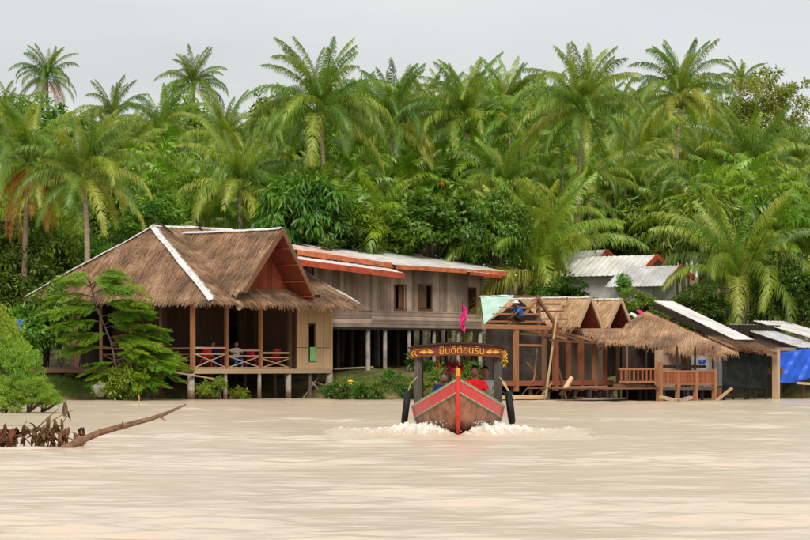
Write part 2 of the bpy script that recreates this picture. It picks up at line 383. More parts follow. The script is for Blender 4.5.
# ------------------------------------------------------------------ ground and water
def shore(x):
    x = np.asarray(x, float)
    return 121.0 - 2.0 / (1 + np.exp((x + 11.5) * 2)) + 4.6 * np.exp(-((x + 5.6) / 3.2) ** 4) + 6.0 * np.clip((x - 2.0) / 3.0, 0, 1) + 0.35 * np.sin(x * 0.9) + 0.2 * np.sin(x * 2.3 + 1)
def gz(x, y):
    d = np.asarray(y, float) - shore(x)
    z = np.where(d < 0, 0.30 * d, 0.95 * (1 - np.exp(-np.clip(d, 0, None) / 1.8)) + 0.03 * d + 0.035 * np.clip(d - 30, 0, 90))
    return np.clip(z, -2.2, None) + 0.05 * np.sin(np.asarray(x) * 1.7 + np.asarray(y) * .9)
def axis(pts):
    r = []
    for a, b, st in pts: r += list(np.arange(a, b, st))
    return np.array(r + [pts[-1][1]])
def grid_mesh(name, xs, ys, zf, mat, smooth=True):
    X, Y = np.meshgrid(xs, ys); Z = zf(X, Y)
    V = np.stack([X, Y, Z], -1).reshape(-1, 3); nx, ny = len(xs), len(ys)
    i = np.arange(ny - 1)[:, None] * nx + np.arange(nx - 1)[None, :]
    F = np.stack([i, i + 1, i + nx + 1, i + nx], -1).reshape(-1, 4)
    return np_mesh(name, V, F, np.full(len(F), 4), mat, smooth)

m, t = newmat('mud'); p = principled(t, 0.9, 0.2)
g = N(t, 'ShaderNodeNewGeometry'); n1 = N(t, 'ShaderNodeTexNoise'); n1.inputs['Scale'].default_value = 1.3; n1.inputs['Detail'].default_value = 8
t.links.new(g.outputs['Position'], n1.inputs['Vector']); r = ramp(t, (0.07, 0.05, 0.025), (0.24, 0.16, 0.085), .35, .65)
r.color_ramp.elements.new(.5).color = (0.11, 0.12, 0.035, 1)
t.links.new(n1.outputs['Fac'], r.inputs['Fac']); t.links.new(r.outputs[0], p.inputs['Base Color'])
bb = N(t, 'ShaderNodeBump'); bb.inputs['Strength'].default_value = .6; bb.inputs['Distance'].default_value = .1; t.links.new(n1.outputs['Fac'], bb.inputs['Height']); t.links.new(bb.outputs[0], p.inputs['Normal'])

me = grid_mesh('ground', axis([(-2500, -60, 200), (-60, 60, 0.8), (60, 2500, 200)]), axis([(105, 135, 0.5), (135, 260, 4), (260, 3000, 250)]), gz, 'mud')
tag(put('ground', me), kind='structure')

# silty river: opaque body colour with a dull skin of ripples
m, t = newmat('river_water'); p = principled(t, 0.22, 0.34)
p.inputs['IOR'].default_value = 1.33
g = N(t, 'ShaderNodeNewGeometry'); mp = N(t, 'ShaderNodeMapping'); mp.inputs['Scale'].default_value = (0.22, 0.06, 1)
t.links.new(g.outputs['Position'], mp.inputs['Vector'])
n1 = N(t, 'ShaderNodeTexNoise'); n1.inputs['Scale'].default_value = 1.5; n1.inputs['Detail'].default_value = 5; t.links.new(mp.outputs[0], n1.inputs['Vector'])
r = ramp(t, (0.68, 0.55, 0.415), (0.735, 0.58, 0.43), .35, .65); t.links.new(n1.outputs['Fac'], r.inputs['Fac']); t.links.new(r.outputs[0], p.inputs['Base Color'])
mp2 = N(t, 'ShaderNodeMapping'); mp2.inputs['Scale'].default_value = (1.1, 2.2, 1); t.links.new(g.outputs['Position'], mp2.inputs['Vector'])
n2 = N(t, 'ShaderNodeTexNoise'); n2.inputs['Scale'].default_value = 1.6; n2.inputs['Detail'].default_value = 4; t.links.new(mp2.outputs[0], n2.inputs['Vector'])
bb = N(t, 'ShaderNodeBump'); bb.inputs['Strength'].default_value = 0.5; bb.inputs['Distance'].default_value = 0.05
t.links.new(n2.outputs['Fac'], bb.inputs['Height']); t.links.new(bb.outputs[0], p.inputs['Normal'])

rw = np.random.default_rng(11)
WAVES = []
for k in range(46):
    wl = np.exp(rw.uniform(np.log(0.4), np.log(3.2))); th = rw.normal(0, .42)
    WAVES.append((2 * np.pi / wl * np.sin(th), 2 * np.pi / wl * np.cos(th), rw.uniform(0, 6.28), 0.0027 * wl ** 0.8))
def ripple(X, Y):
    Z = np.zeros_like(X)
    patch = 0.5 + 0.5 * np.sin(X * .43 + 1.3 * np.sin(Y * .21)) * np.sin(Y * .37 + X * .09 + 2 + np.sin(X * .3))
    for kx, ky, ph, a in WAVES: Z += a * np.sin(kx * X + ky * Y + ph)
    return Z * (0.55 + 1.1 * np.clip(patch * 1.8 - .8, 0, 1))
WX = axis([(-2500, -30, 494), (-30, 30, 0.22), (30, 2500, 494)])
WY = axis([(-300, 20, 160), (20, 62, 0.11), (62, 128, 0.3), (128, 140, 6)])
def water_z(X, Y): return np.where((np.abs(X) <= 29.5) & (Y > 20.5) & (Y < 127), ripple(X, Y), 0.0)
tag(put('river', grid_mesh('river', WX, WY, water_z, 'river_water')), kind='structure')

# ------------------------------------------------------------------ shared building bits
rnd = random.Random(7)
def planks_v(fr, t, s0, s1, zb, zt, mat, parent, width=0.28, th=0.03, holes=(), name='board', seed=0, gap=0.008):
    """upright boards side by side along a front at depth t; holes = (s0, s1, z0, z1); zt may be a function of s"""
    rr = random.Random(seed); s = s0
    while s < s1 - 0.04:
        wd = min(width * rr.uniform(.8, 1.2), s1 - s); a, b = s, s + wd - gap; mid = (a + b) / 2
        top = zt(mid) if callable(zt) else zt
        segs = [(zb, top)]
        for h in holes:
            if h[0] < mid < h[1]:
                segs = [(zb, h[2]), (h[3], top)]
        dt = rr.uniform(-.012, .012)
        for z0, z1 in segs:
            if z1 - z0 > .03: bar(name, fr(mid, t + dt, z0 + rr.uniform(-.01, .01)), fr(mid, t + dt, z1), b - a, th, mat, parent, up=-fr.n)
        s += wd
def planks_h(fr, t, s0, s1, zb, zt, mat, parent, height=0.2, th=0.03, name='board', seed=0, gap=0.01):
    rr = random.Random(seed); z = zb
    while z < zt - .03:
        h = min(height * rr.uniform(.9, 1.1), zt - z); dt = rr.uniform(-.012, .012)
        bar(name, fr(s0, t + dt, z + h / 2), fr(s1, t + dt, z + h / 2 + rr.uniform(-.01, .01)), th, h - gap, mat, parent)
        z += h
def floor_boards(fr, s0, s1, t0, t1, z, mat, parent, n=10):
    for i in range(n):
        ta = t0 + (t1 - t0) * i / n; tb = t0 + (t1 - t0) * (i + 1) / n - .01
        bar('floor_board', fr(s0, (ta + tb) / 2, z - .02), fr(s1, (ta + tb) / 2, z - .02), tb - ta, .04, mat, parent)
def ribbed(name, p00, p10, p11, p01, mat, parent, ribs=14, amp=0.018, th=0.02):
    """metal sheet with ribs that run from the front edge (p00-p10) to the back edge (p01-p11)"""
    A, B, C, D = [Vector(p) for p in (p00, p10, p11, p01)]; n = (B - A).cross(D - A).normalized()
    if n.z < 0: n = -n
    m = MB(); k = ribs * 4; top = []
    for i in range(k + 1):
        f = i / k; h = amp * (1 if i % 4 in (1,) else 0)
        top += [A.lerp(B, f) + n * h, D.lerp(C, f) + n * h]
    vs = top + [v - n * th for v in top]; q = len(top); fs = []
    for i in range(k):
        a = 2 * i; fs += [(a, a + 2, a + 3, a + 1), (q + a, q + a + 1, q + a + 3, q + a + 2), (a, q + a, q + a + 2, a + 2), (a + 1, a + 3, q + a + 3, q + a + 1)]
    fs += [(0, 1, q + 1, q), (2 * k, q + 2 * k, q + 2 * k + 1, 2 * k + 1)]
    m.add(vs, fs)
    return m.build(name, mat, parent)
def cloth(name, pts_fn, nu, nv, mat, parent=None, thick=0.01):
    m = MB(); vs = []
    for j in range(nv + 1):
        for i in range(nu + 1): vs.append(Vector(pts_fn(i / nu, j / nv)))
    q = len(vs); vs2 = [v + Vector((0, thick, 0)) for v in vs]; fs = []
    for j in range(nv):
        for i in range(nu):
            a = j * (nu + 1) + i; fs.append((a, a + 1, a + nu + 2, a + nu + 1)); fs.append((q + a, q + a + nu + 1, q + a + nu + 2, q + a + 1))
    rim = [i for i in range(nu)]
    for i in range(nu):
        a, b = i, nv * (nu + 1) + i; fs += [(a, q + a, q + a + 1, a + 1), (b, b + 1, q + b + 1, q + b)]
    for j in range(nv):
        a, b = j * (nu + 1), j * (nu + 1) + nu; fs += [(a, a + nu + 1, q + a + nu + 1, q + a), (b, q + b, q + b + nu + 1, b + nu + 1)]
    m.add(vs + vs2, fs)
    return m.build(name, mat, parent, True)

# ------------------------------------------------------------------ thatched house with the veranda
A = Frame(213, 118.0)
ez = A.z(301, 0, 0)                        # eave height
LA, DA, HA = 9.2, 11.2, 2.2
a1 = A(HA, DA / 2, 0); a1.z = zat(226, a1.y); rz = a1.z
a2 = A(LA - HA, DA / 2, rz)
eN, eR, eB, eL = A(0, 0, ez), A(LA, 0, ez), A(LA, DA, ez), A(0, DA, ez + 0.35)
hA = thing('thatched_house', 'large thatched house on stilts with railed veranda and white ridge caps', 'house', A(4.5, 5, 0))
sg = 3.55; ta = -0.6; za = A.z(229, sg, ta); wg = 2.2
gA = A(sg, ta, za); fL = A(sg - wg, -0.42, A.z(291, sg - wg, -.42)); fR = A(sg + wg, -0.42, A.z(293, sg - wg, -.42) )
def slope_z(t): return ez + (rz - ez) * t / (DA / 2)
roofA = MB()
for poly in ((eN, eR, a2, a1), (eN, a1, eL), (eL, a1, a2, eB), (eR, eB, a2)): roofA.slab(poly, 0.16)
roof = roofA.build('roof', 'thatch', hA)
gd = (DA / 2)
gback = A(sg, DA / 2 - .02, za - .02); vL = A(sg - wg, gd * .12, fL.z); vR = A(sg + wg, gd * .12, fR.z)
mg = MB(); mg.slab((gA, fL, vL, gback), .12); mg.slab((gA, gback, vR, fR), .12)
groof = mg.build('gable_roof', 'thatch', hA)
dn_ = Vector((0, 0, -.19)); tl = A.n * 1.6
mg = MB(); mg.slab((gA + dn_, fR + dn_, fR + dn_ + tl, gA + dn_ + tl), .02); mg.slab((gA + dn_, gA + dn_ + tl, fL + dn_ + tl, fL + dn_), .02); mg.build('gable_lining', 'wood_gable', hA)
o2 = -A.n; 
straw('thatch_straw', [(eN, eR, a2, a1), (eN, a1, eL), (eR, eB, a2), (gA, fL, vL, gback), (gA, gback, vR, fR)], 'thatch', hA, seed=3,
      fringe=[(eN, eR, -A.n), (eL, eN, -A.u), (eR, eB, A.u)], fringe_len=0.27)
# layered lower skirt of thatch in front of the gable
k0, k1 = A(1.2, -0.18, ez - .02), A(LA - .35, -0.28, ez - .1); k2, k3 = A(LA - .9, 1.0, slope_z(1.0) + .02), A(2.2, 1.0, slope_z(1.0) + .05)
mg = MB(); mg.slab((k0, k1, k2, k3), .1); sk = mg.build('thatch_skirt', 'thatch', hA)
straw('skirt_straw', [(k0, k1, k2, k3)], 'thatch', hA, seed=4, per_m2=170, fringe=[(k0, k1, -A.n), (k1, k2, A.u)], fringe_len=0.32, lift=.06)
def cap_strip(p0, p1, wd, parent, name='ridge_cap', z=.07, n=None):
    """folded white metal strip laid over a ridge or hip"""
    d = (p1 - p0); side = d.cross(Vector((0, 0, 1))).normalized() * wd; up = Vector((0, 0, z)); dn = Vector((0, 0, -wd * .45))
    m = MB(); N_ = 8; vs = []
    rr = random.Random(int(abs(p0.x) * 100))
    for i in range(N_ + 1):
        c = p0.lerp(p1, i / N_) + up + Vector((rr.uniform(-.03, .03), 0, rr.uniform(-.03, .03))) * (1 if 0 < i < N_ else 0)
        vs += [c - side + dn, c, c + side + dn]
    fs = []
    for i in range(N_):
        a = 3 * i; fs += [(a, a + 1, a + 4, a + 3), (a + 1, a + 2, a + 5, a + 4)]
    q = len(vs); vs += [v - Vector((0, 0, .02)) for v in vs]; fs += [tuple(q + j for j in f[::-1]) for f in fs]
    for i in range(N_):
        a = 3 * i; fs += [(a, a + 3, q + a + 3, q + a), (a + 2, q + a + 2, q + a + 5, a + 5)]
    fs += [(0, q, q + 1, 1), (1, q + 1, q + 2, 2)]
    m.add(vs, fs); return m.build(name, 'cap_white', parent)
cap_strip(a1, eN + Vector((0, 0, .03)), .2, hA); cap_strip(a1, eL, .2, hA); cap_strip(a1 - A.u * .1, a2, .2, hA)
cap_strip(gback, gA + Vector((0, 0, .02)), .17, hA); cap_strip(a2, eR, .17, hA)
# crossed ridge poles sticking out
for px, dx in ((168, -1.0), (203, -.5), (245, -.4)):
    b = A(A.s(px, DA / 2), DA / 2, rz)
    pole('ridge_pole', b + Vector((dx * .6, -.5, .35)), b + Vector((-dx * .25, -.9, -.3)), .09, 'wood_dark', hA)
# gable: recessed wall of red boards, barge boards, purlins under the overhang
tw = 0.75
gw = MB(); zb = slope_z(tw) + .0
def gable_top(s): return za - .2 - (za - fL.z) * abs(s - sg) / wg
planks_v(A, tw, sg - wg + .3, sg + wg - .3, zb, lambda s: max(zb + .02, gable_top(s)), 'wood_gable', hA, .3, seed=2, name='gable_board')
for f in (fL, fR):
    bar('barge_board', gA + Vector((0, 0, -.08)) - A.n * .03, f + Vector((0, 0, -.1)) - A.n * .03, .05, .2, 'wood_brown', hA)
for k in (.2, .45, .7, .93):
    for f, sd in ((fL, -1), (fR, 1)):
        q = gA.lerp(f, k) + Vector((0, 0, -.26)); bar('purlin', q, A(sg + sd * wg * k, tw, q.z), .07, .07, 'wood_gable', hA)
bar('gable_beam', A(sg - wg * .8, tw - .04, zb + .06), A(sg + wg * .8, tw - .04, zb + .06), .08, .14, 'wood_brown', hA)
for s_, c_ in ((sg - wg, 'a'), (sg + wg, 'b')):
    z_ = fL.z - .14; bar('bracket', A(s_, -.75, z_), A(s_, .9, z_), .1, .12, 'wood_dark', hA)
# platform, posts, railing
fz = A.z(370, .6, 1.6); tv = 1.6; sv = 0.6
send = A.s(331, tv)
floor_boards(A, sv - .05, send, tv + .03, 8.5, fz, 'wood_brown', hA, 14)
bar('edge_beam', A(sv - .1, tv - .02, fz - .06), A(send + .02, tv - .02, fz - .06), .09, .2, 'wood_tan', hA)
bar('edge_beam', A(sv - .06, tv, fz - .07), A(sv - .06, 9.0, fz - .07), .08, .18, 'wood_brown', hA)
POSTS = [193, 227, 261, 290]
for i, px in enumerate(POSTS + [331]):
    s = A.s(px, tv)
    if px != 331:
        bar('post', A(s, tv + .02, fz), A(s, tv + .02, ez + .25), .18 if px == 193 else .13, .14, 'wood_orange' if px != 290 else 'wood_brown', hA)
    if px in (193, 331, 290):
        m_ = MB(); m_.tube([A(s, tv + .1, -.6), A(s, tv + .1, fz - .16)], [.17 if px != 290 else .14, .15 if px != 290 else .12], 10); m_.build('concrete_pile', 'concrete', hA, True)
    else:
        pole('pile', A(s, tv + .1, -.6), A(s, tv + .1, fz - .15), .17, 'concrete', hA)
for px, t_ in ((211, 3.4), (245, 3.6), (275, 3.0), (284, 4.4), (310, 1.7), (318, 3.5), (236, 5.5)):
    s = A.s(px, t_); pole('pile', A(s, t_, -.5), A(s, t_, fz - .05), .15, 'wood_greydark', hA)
for t_ in (3.6, 5.4, 7.2, 8.8):
    pole('post', A(sv, t_, -.4), A(sv, t_, ez + .2), .16, 'wood_brown', hA)
def rail_panel(fr, p, q, z0, z1, mat, parent, thick=.06):
    """top rail, bottom rail and crossed braces between two posts"""
    up = Vector((0, 0, 1))
    bar('rail', p + up * z1, q + up * z1, .08, .07, mat, parent); bar('rail', p + up * (z0 + .08), q + up * (z0 + .08), thick, .06, mat, parent)
    bar('rail', p + up * (z0 + (z1 - z0) * .72), q + up * (z0 + (z1 - z0) * .72), thick * .8, .05, mat, parent)
    off = -fr.n * .03
    pole('brace', p + up * (z0 + .1), q + up * (z1 - .26), .05, mat, parent); pole('brace', p + up * (z1 - .26) + off, q + up * (z0 + .1) + off, .05, mat, parent)
ss = [A.s(px, tv) for px in POSTS] + [A.s(296, tv)]
for i in range(3): rail_panel(A, A(ss[i] + .1, tv, 0), A(ss[i + 1] - .1, tv, 0), fz, fz + .92 - .1 * i, 'wood_tan', hA)
for t0_, t1_ in ((1.7, 3.5), (3.7, 5.3), (5.5, 7.1)): rail_panel(A, A(sv, t0_, 0), A(sv, t1_, 0), fz, fz + .9, 'wood_brown', hA)
bar('sloping_pole', A.at(172, 372, 1.5), A.at(227, 381, 1.5), .06, .06, 'wood_tan', hA)
# pale panelled room at the right end of the veranda
s0, s1 = A.s(297, tv), send; wz0, wz1 = fz - .02, ez + .2
hs0, hs1 = A.s(308.5, tv), A.s(315.5, tv); hz0, hz1 = A.z(362, hs0, tv), A.z(324, hs0, tv)
cuts = [s0, A.s(301, tv), hs0, hs1, A.s(323, tv), s1]
for i in range(5):
    a_, b_ = cuts[i] + .012, cuts[i + 1] - .012; mid = (a_ + b_) / 2; zm = fz + .95
    if i == 2:
        bar('wall_panel', A(mid, tv, hz1), A(mid, tv, wz1), b_ - a_, .04, 'wood_pale', hA, up=-A.n); bar('wall_panel', A(mid, tv, wz0), A(mid, tv, hz0), b_ - a_, .04, 'wood_pale', hA, up=-A.n)
    else:
        bar('wall_panel', A(mid, tv, wz0), A(mid, tv, zm - .012), b_ - a_, .04, 'wood_pale', hA, up=-A.n); bar('wall_panel', A(mid, tv, zm + .012), A(mid, tv, wz1), b_ - a_, .04, 'wood_pale', hA, up=-A.n)
for c_ in cuts: bar('batten', A(c_, tv + .035, wz0), A(c_, tv + .035, wz1), .07, .04, 'wood_brown', hA, up=-A.n)
wf = bar('window_frame', A(hs0, tv - .03, hz1), A(hs1, tv - .03, hz1), .06, .06, 'wood_brown', hA)
bar('corner_post', A(s1 - .03, tv - .03, wz0), A(s1 - .03, tv - .03, wz1), .1, .1, 'wood_pale', hA)
class Turned:
    """the same house seen along its side walls"""
    def __init__(f, fr, s): f.fr = fr; f.s0 = s; f.n = -fr.u; f.u = fr.n
    def __call__(f, a, t, z=0): return f.fr(f.s0 - t, a, z)
sideR, sideM = Turned(A, s1 - .05), Turned(A, s0 + .02)
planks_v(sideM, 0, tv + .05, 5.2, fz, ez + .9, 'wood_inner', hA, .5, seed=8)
planks_v(sideR, 0, tv + .05, 7.8, fz, ez + .9, 'wood_brown', hA, .8, seed=9)
# inner walls of the veranda (shade put into the wood colour)
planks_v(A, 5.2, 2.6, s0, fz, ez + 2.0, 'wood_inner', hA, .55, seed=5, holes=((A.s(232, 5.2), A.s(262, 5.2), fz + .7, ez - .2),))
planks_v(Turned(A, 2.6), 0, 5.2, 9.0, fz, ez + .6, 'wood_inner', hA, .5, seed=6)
planks_v(A, 8.6, .8, s1, .3, ez + .3, 'wood_dark', hA, .9, seed=61)
for px0, px1 in ((276, 283), (284, 291)): sa, sb2 = A.s(px0, 4.2), A.s(px1, 4.2); bar('door_panel', A((sa + sb2) / 2, 4.2, fz), A((sa + sb2) / 2, 4.2, ez - .5), sb2 - sa - .03, .04, 'wood_pale', hA, up=-A.n)
for s_ in (4.5, 6.2): bar('tie_beam', A(s_, 1.0, ez + .12), A(s_, 5.2, ez + .12), .12, .14, 'wood_brown', hA)
bar('wall_plate', A(sv - .1, tv + .02, ez + .2), A(s1, tv + .02, ez + .2), .12, .14, 'wood_brown', hA)
# lamp, hanging cloth in the window
lp = A.at(239, 308, 1.5)
lm = thing('veranda_lamp', 'round white lamp hanging under the thatched eave', 'lamp', lp)
m_ = MB(); m_.tube([lp + Vector((0, 0, z)) for z in (-.1, -.085, -.05, 0, .05, .085, .1)], [.02, .06, .095, .11, .095, .06, .02], 10); m_.build('lamp_globe', 'lamp_white', lm, True)
m_ = MB(); m_.tube([lp + Vector((0, 0, .1)), lp + Vector((0, 0, .45))], .012, 6); m_.build('lamp_cord', 'wood_dark', lm)
def wave_fn(p00, p10, p01, p11, amp=.03, fr=9, out=(0, -1, 0), ph=0):
    p00, p10, p01, p11, out = [Vector(q) for q in (p00, p10, p01, p11, out)]
    def fn(a, b):
        return p00.lerp(p10, a).lerp(p01.lerp(p11, a), b) + out * (amp * (math.sin(a * fr + b * 2 + ph) + .5 * math.sin(a * fr * 2.3 + b * 5)) * (.3 + .7 * b))
    return fn
gc = cloth('curtain', wave_fn(A(hs0 + .03, tv - .06, A.z(347, hs0, tv)), A(hs1 - .03, tv - .06, A.z(347, hs0, tv)), A(hs0 + .03, tv - .06, hz0 + .01), A(hs1 - .03, tv - .06, hz0 + .01), .01), 8, 6, 'cloth_green')
tag(gc, 'light green cloth in the slim window of the pale panelled wall', 'cloth')

# chairs on the veranda
def chair(px, t_, lab, rot=0.3):
    s = A.s(px, t_); b = A(s, t_, fz + .001)
    c = thing('plastic_chair', lab, 'chair', b, 'red chairs on the veranda'); rm = Matrix.Rotation(rot, 3, 'Z')
    def q(x, y, z): return b + rm @ Vector((x, y, z))
    m_ = MB(); m_.slab([q(-.22, -.22, .45), q(.22, -.22, .45), q(.2, .2, .43), q(-.2, .2, .43)], .035); m_.build('seat', 'plastic_red', c)
    m_ = MB(); vs = []
    for j in range(6):
        for i in range(7):
            x = -.21 + .07 * i; z = .45 + .09 * j; vs.append(q(x * (1 - .03 * j), -.2 - .05 * j - .05 * (1 - (x / .21) ** 2), z))
    fs = [(j * 7 + i, j * 7 + i + 1, j * 7 + i + 8, j * 7 + i + 7) for j in range(5) for i in range(6)]
    off = rm @ Vector((0, .025, 0)); k = len(vs)
    rim = [0, 1, 2, 3, 4, 5, 6, 13, 20, 27, 34, 41, 40, 39, 38, 37, 36, 35, 28, 21, 14, 7]
    m_.add(vs + [v + off for v in vs], fs + [tuple(k + i for i in f[::-1]) for f in fs] + [(rim[i], k + rim[i], k + rim[(i + 1) % 22], rim[(i + 1) % 22]) for i in range(22)]); m_.build('backrest', 'plastic_red', c, True)
    for x in (-1, 1):
        for y in (-1, 1):
            m_ = MB(); m_.tube([q(x * .2, y * .19, .44), q(x * .23, y * .24, 0)], [.025, .02], 6); m_.build('leg', 'plastic_red', c)
chair(206, 2.3, 'red plastic chair behind the railing beside the thick corner post', .2)
chair(252, 2.2, 'red plastic chair just beside the seated figure in white', -.1)
chair(274, 2.3, 'red plastic chair behind the railing nearest the pale panelled wall', .35)
chair(216, 3.4, 'red plastic chair set deeper in the veranda shade', 2.2)
# laundry and bits under and beside the house
def hung(name, px0, py0, px1, py1, Y, mat, lab, cat='cloth', ph=0):
    return tag(cloth(name, wave_fn(W(px0, py0, Y), W(px1, py0, Y), W(px0 + 1, py1, Y), W(px1 - 1, py1, Y), .04, 8, ph=ph), 10, 8, mat), lab, cat)

# brushwood leaning under the pale room
def twig_thing(name, lab, cat, pairs, mat='wood_greydark', dia=.05):
    r0 = thing(name, lab, cat, Vector(pairs[0][0]).lerp(Vector(pairs[0][1]), .5))
    for a_, b_ in pairs: pole('branch', a_, b_, dia, mat, r0)
    return r0
def AP(px, py, t_): return A.at(px, py, t_)
twig_thing('brushwood', 'pale dead branches leaning beneath the pale panelled room', 'branches',
           [(AP(301, 401, 1.9), AP(318, 378, 2.0)), (AP(306, 402, 2.0), AP(312, 379, 2.2)), (AP(312, 382, 1.8), AP(327, 400, 1.8)), (AP(309, 390, 1.7), AP(322, 372, 2.1)), (AP(318, 383, 2.0), AP(330, 388, 1.9))], 'wood_grey', .06)

# ------------------------------------------------------------------ weathered wooden house with the red-edged metal roof
B = Frame(322, 126.8)
hB = thing('wooden_house', 'weathered grey plank house on tall posts with red edged metal roof', 'house', B(4, 2.5, 0))
sb0, sb1 = B.s(314), B.s(482); bz0 = B.z(327, B.s(335)); bz1 = B.z(309.3, B.s(335))
def btop(s): return B.z(262, 0) + (B.z(274.5, sb1) - B.z(262, 0)) * s / sb1
wins = []
for x0, x1, y0, y1 in ((394, 405, 285, 309), (418.5, 431, 285, 309), (467, 475.5, 288, 312)):
    a_, b_ = B.s(x0), B.s(x1); wins.append((a_, b_, B.z(y1, (a_ + b_) / 2), B.z(y0, (a_ + b_) / 2)))
planks_v(B, 0, sb0, sb1, bz1, btop, 'wood_grey', hB, .26, holes=wins, seed=12)
planks_h(B, -.02, sb0, B.s(371), bz0, bz1, 'wood_grey', hB, .19, seed=13); planks_h(B, -.02, B.s(371), sb1, bz0, bz1, 'wood_grey', hB, .17, seed=14)
for i, h in enumerate(wins):
    wr = bar('window', B((h[0] + h[1]) / 2, -.035, h[2]), B((h[0] + h[1]) / 2, -.035, h[2] - .07), h[1] - h[0] + .1, .06, 'wood_brown', hB, up=-B.n)
    for s_ in (h[0], h[1]): bar('frame', B(s_, -.03, h[2]), B(s_, -.03, h[3]), .07, .05, 'wood_red' if i == 2 else 'wood_brown', wr, up=-B.n)
    bar('frame', B(h[0], -.03, h[3]), B(h[1], -.03, h[3]), .05, .07, 'wood_brown', wr)
    if i == 1: bar('shutter', B(h[0] + .25, -.05, h[2] + .03), B(h[0] + .25, -.05, h[3] - .03), .5, .03, 'wood_brown', wr, up=-B.n)
    if i == 0: bar('shutter', B(h[1] - .12, .12, h[2] + .03), B(h[1] - .12, .12, h[3] - .03), .4, .03, 'wood_brown', wr, up=-B.n)
bar('corner_post', B(sb1, -.01, bz0), B(sb1, -.01, btop(sb1) + .1), .14, .14, 'wood_grey', hB)
planks_v(B, 5.2, sb0, sb1, bz0, 6.0, 'wood_dark', hB, .9, seed=15)
planks_v(Turned(B, sb1), 0, .1, 5.2, bz0, 5.5, 'wood_grey', hB, .6, seed=16)
planks_v(Turned(B, sb0), 0, .1, 5.2, bz0, 5.8, 'wood_grey', hB, .6, seed=17)
floor_boards(B, sb0, sb1, .05, 5.2, bz0 + .03, 'wood_greydark', hB, 8)
bar('floor_beam', B(sb0, .0, bz0 - .05), B(sb1, .0, bz0 - .05), .12, .1, 'wood_dark', hB)
for px, d_ in ((368, .21), (385, .19), (409, .17), (434, .17), (458, .15), (480, .2)):
    s = B.s(px, .12); pole('post', B(s, .12, -.3), B(s, .12, bz0 - .08), d_, 'concrete', hB)
for px, t_ in ((352, 2.6), (375, 2.8), (398, 2.6), (421, 2.8), (446, 2.6), (338, 2.5), (362, 4.8), (404, 4.9), (440, 4.9)):
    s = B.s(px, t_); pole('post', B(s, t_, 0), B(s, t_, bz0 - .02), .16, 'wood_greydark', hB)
planks_v(B, 4.6, sb0 - 1, sb1 + .5, .3, bz0, 'wood_dark', hB, 1.1, seed=18)  # near-black boards added to stand in for the shade under the house
bar('low_rail', B.at(334, 369, .3), B.at(373, 367, .3), .06, .06, 'wood_tan', hB)
def sheet(name, fl, fr_, depth, rise, mat_f, parent, ribs, fas=.14, zoff=0, mat='metal_white'):
    """metal sheet with a painted board along its front edge"""
    bk = B.n * depth + Vector((0, 0, rise))
    sh = ribbed(name, fl, fr_, fr_ + bk, fl + bk, mat, parent, ribs)
    dn = Vector((0, 0, -fas / 2 - .005)); bar('fascia', fl + dn - B.n * .02, fr_ + dn - B.n * .02, .035, fas, mat_f, sh)
    bar('fascia', fr_ + dn + B.u * .02, fr_ + dn + bk + B.u * .02, .035, fas, mat_f, sh)
    return sh
tb = -1.0
sheet('roof_sheet', B.at(396, 264.5, tb), B.at(507, 271.5, tb), 6.4, 1.2, 'fascia_orange', hB, 16, .2)
sheet('roof_sheet', B.at(297, 249.5, tb + .3), B.at(409, 265.5, tb + .3), 5.0, .85, 'fascia_orange', hB, 16, .22, mat='metal_rust')
sheet('roof_sheet', B.at(297, 259, tb - .5), B.at(404, 273.0, tb - .5), 1.6, .42, 'fascia_red', hB, 14, .26)
sheet('roof_sheet', B.at(470, 271.5, tb - .25), B.at(501, 275.0, tb - .25), 1.2, .12, 'fascia_red', hB, 5, .15)
q0, q1 = B.at(378, 251.2, 4.6), B.at(470, 267, tb + .2)
# rafters under the eave
for k in range(9):
    s = sb0 + (sb1 - sb0) * (k + .5) / 9; bar('rafter', B(s, tb + .1, btop(s) - .02), B(s, 1.5, btop(s) + .12), .08, .1, 'wood_greydark', hB)

# ------------------------------------------------------------------ house being re-roofed, three gables
C = Frame(516, 117.6)
hC = thing('unfinished_house', 'timber river house with half built roof and three steep gables', 'house', C(4, 2, 0))
cz = C.z(383, 0); bmz = C.z(327, 0)
floor_boards(C, C.s(487), C.s(620), .02, 5.0, cz, 'wood_brown', hC, 10)
bar('edge_beam', C.at(503, 383.5, -.03), C.at(613, 382.5, -.03), .08, .2, 'wood_red', hC)
bar('edge_beam', C.at(553, 388, -.1), C.at(606, 387, -.1), .06, .1, 'wood_tan', hC)
for px, top, wd, mt in ((516, 327, .17, 'wood_orange'), (544, 329, .15, 'wood_brown'), (555.5, 322, .2, 'wood_red'), (568.5, 338, .16, 'wood_red'), (581, 339, .18, 'wood_red'),
                        (594.7, 341, .18, 'wood_orange'), (605, 342, .16, 'wood_red'), (618, 343, .13, 'wood_brown')):
    s = C.s(px); bar('post', C(s, 0, cz - .35), C(s, 0, C.z(top, s)), wd, wd, mt, hC)
for px in (512, 530, 548, 562, 575, 588, 600, 610, 619):
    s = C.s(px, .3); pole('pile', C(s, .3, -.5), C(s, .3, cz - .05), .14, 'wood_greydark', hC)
for px in (520, 540, 566, 590, 608):
    s = C.s(px, 2.4); pole('pile', C(s, 2.4, -.4), C(s, 2.4, cz - .05), .14, 'wood_greydark', hC)
bar('top_beam', C.at(485, 326.5, -.05), C.at(549, 327.5, -.05), .1, .17, 'wood_orange', hC)
bar('cross_beam', C.at(517, 345, .1), C.at(546, 345.5, .1), .07, .09, 'wood_orange', hC); bar('cross_beam', C.at(487, 356, 1.4), C.at(545, 356.5, 1.4), .06, .08, 'wood_greydark', hC)
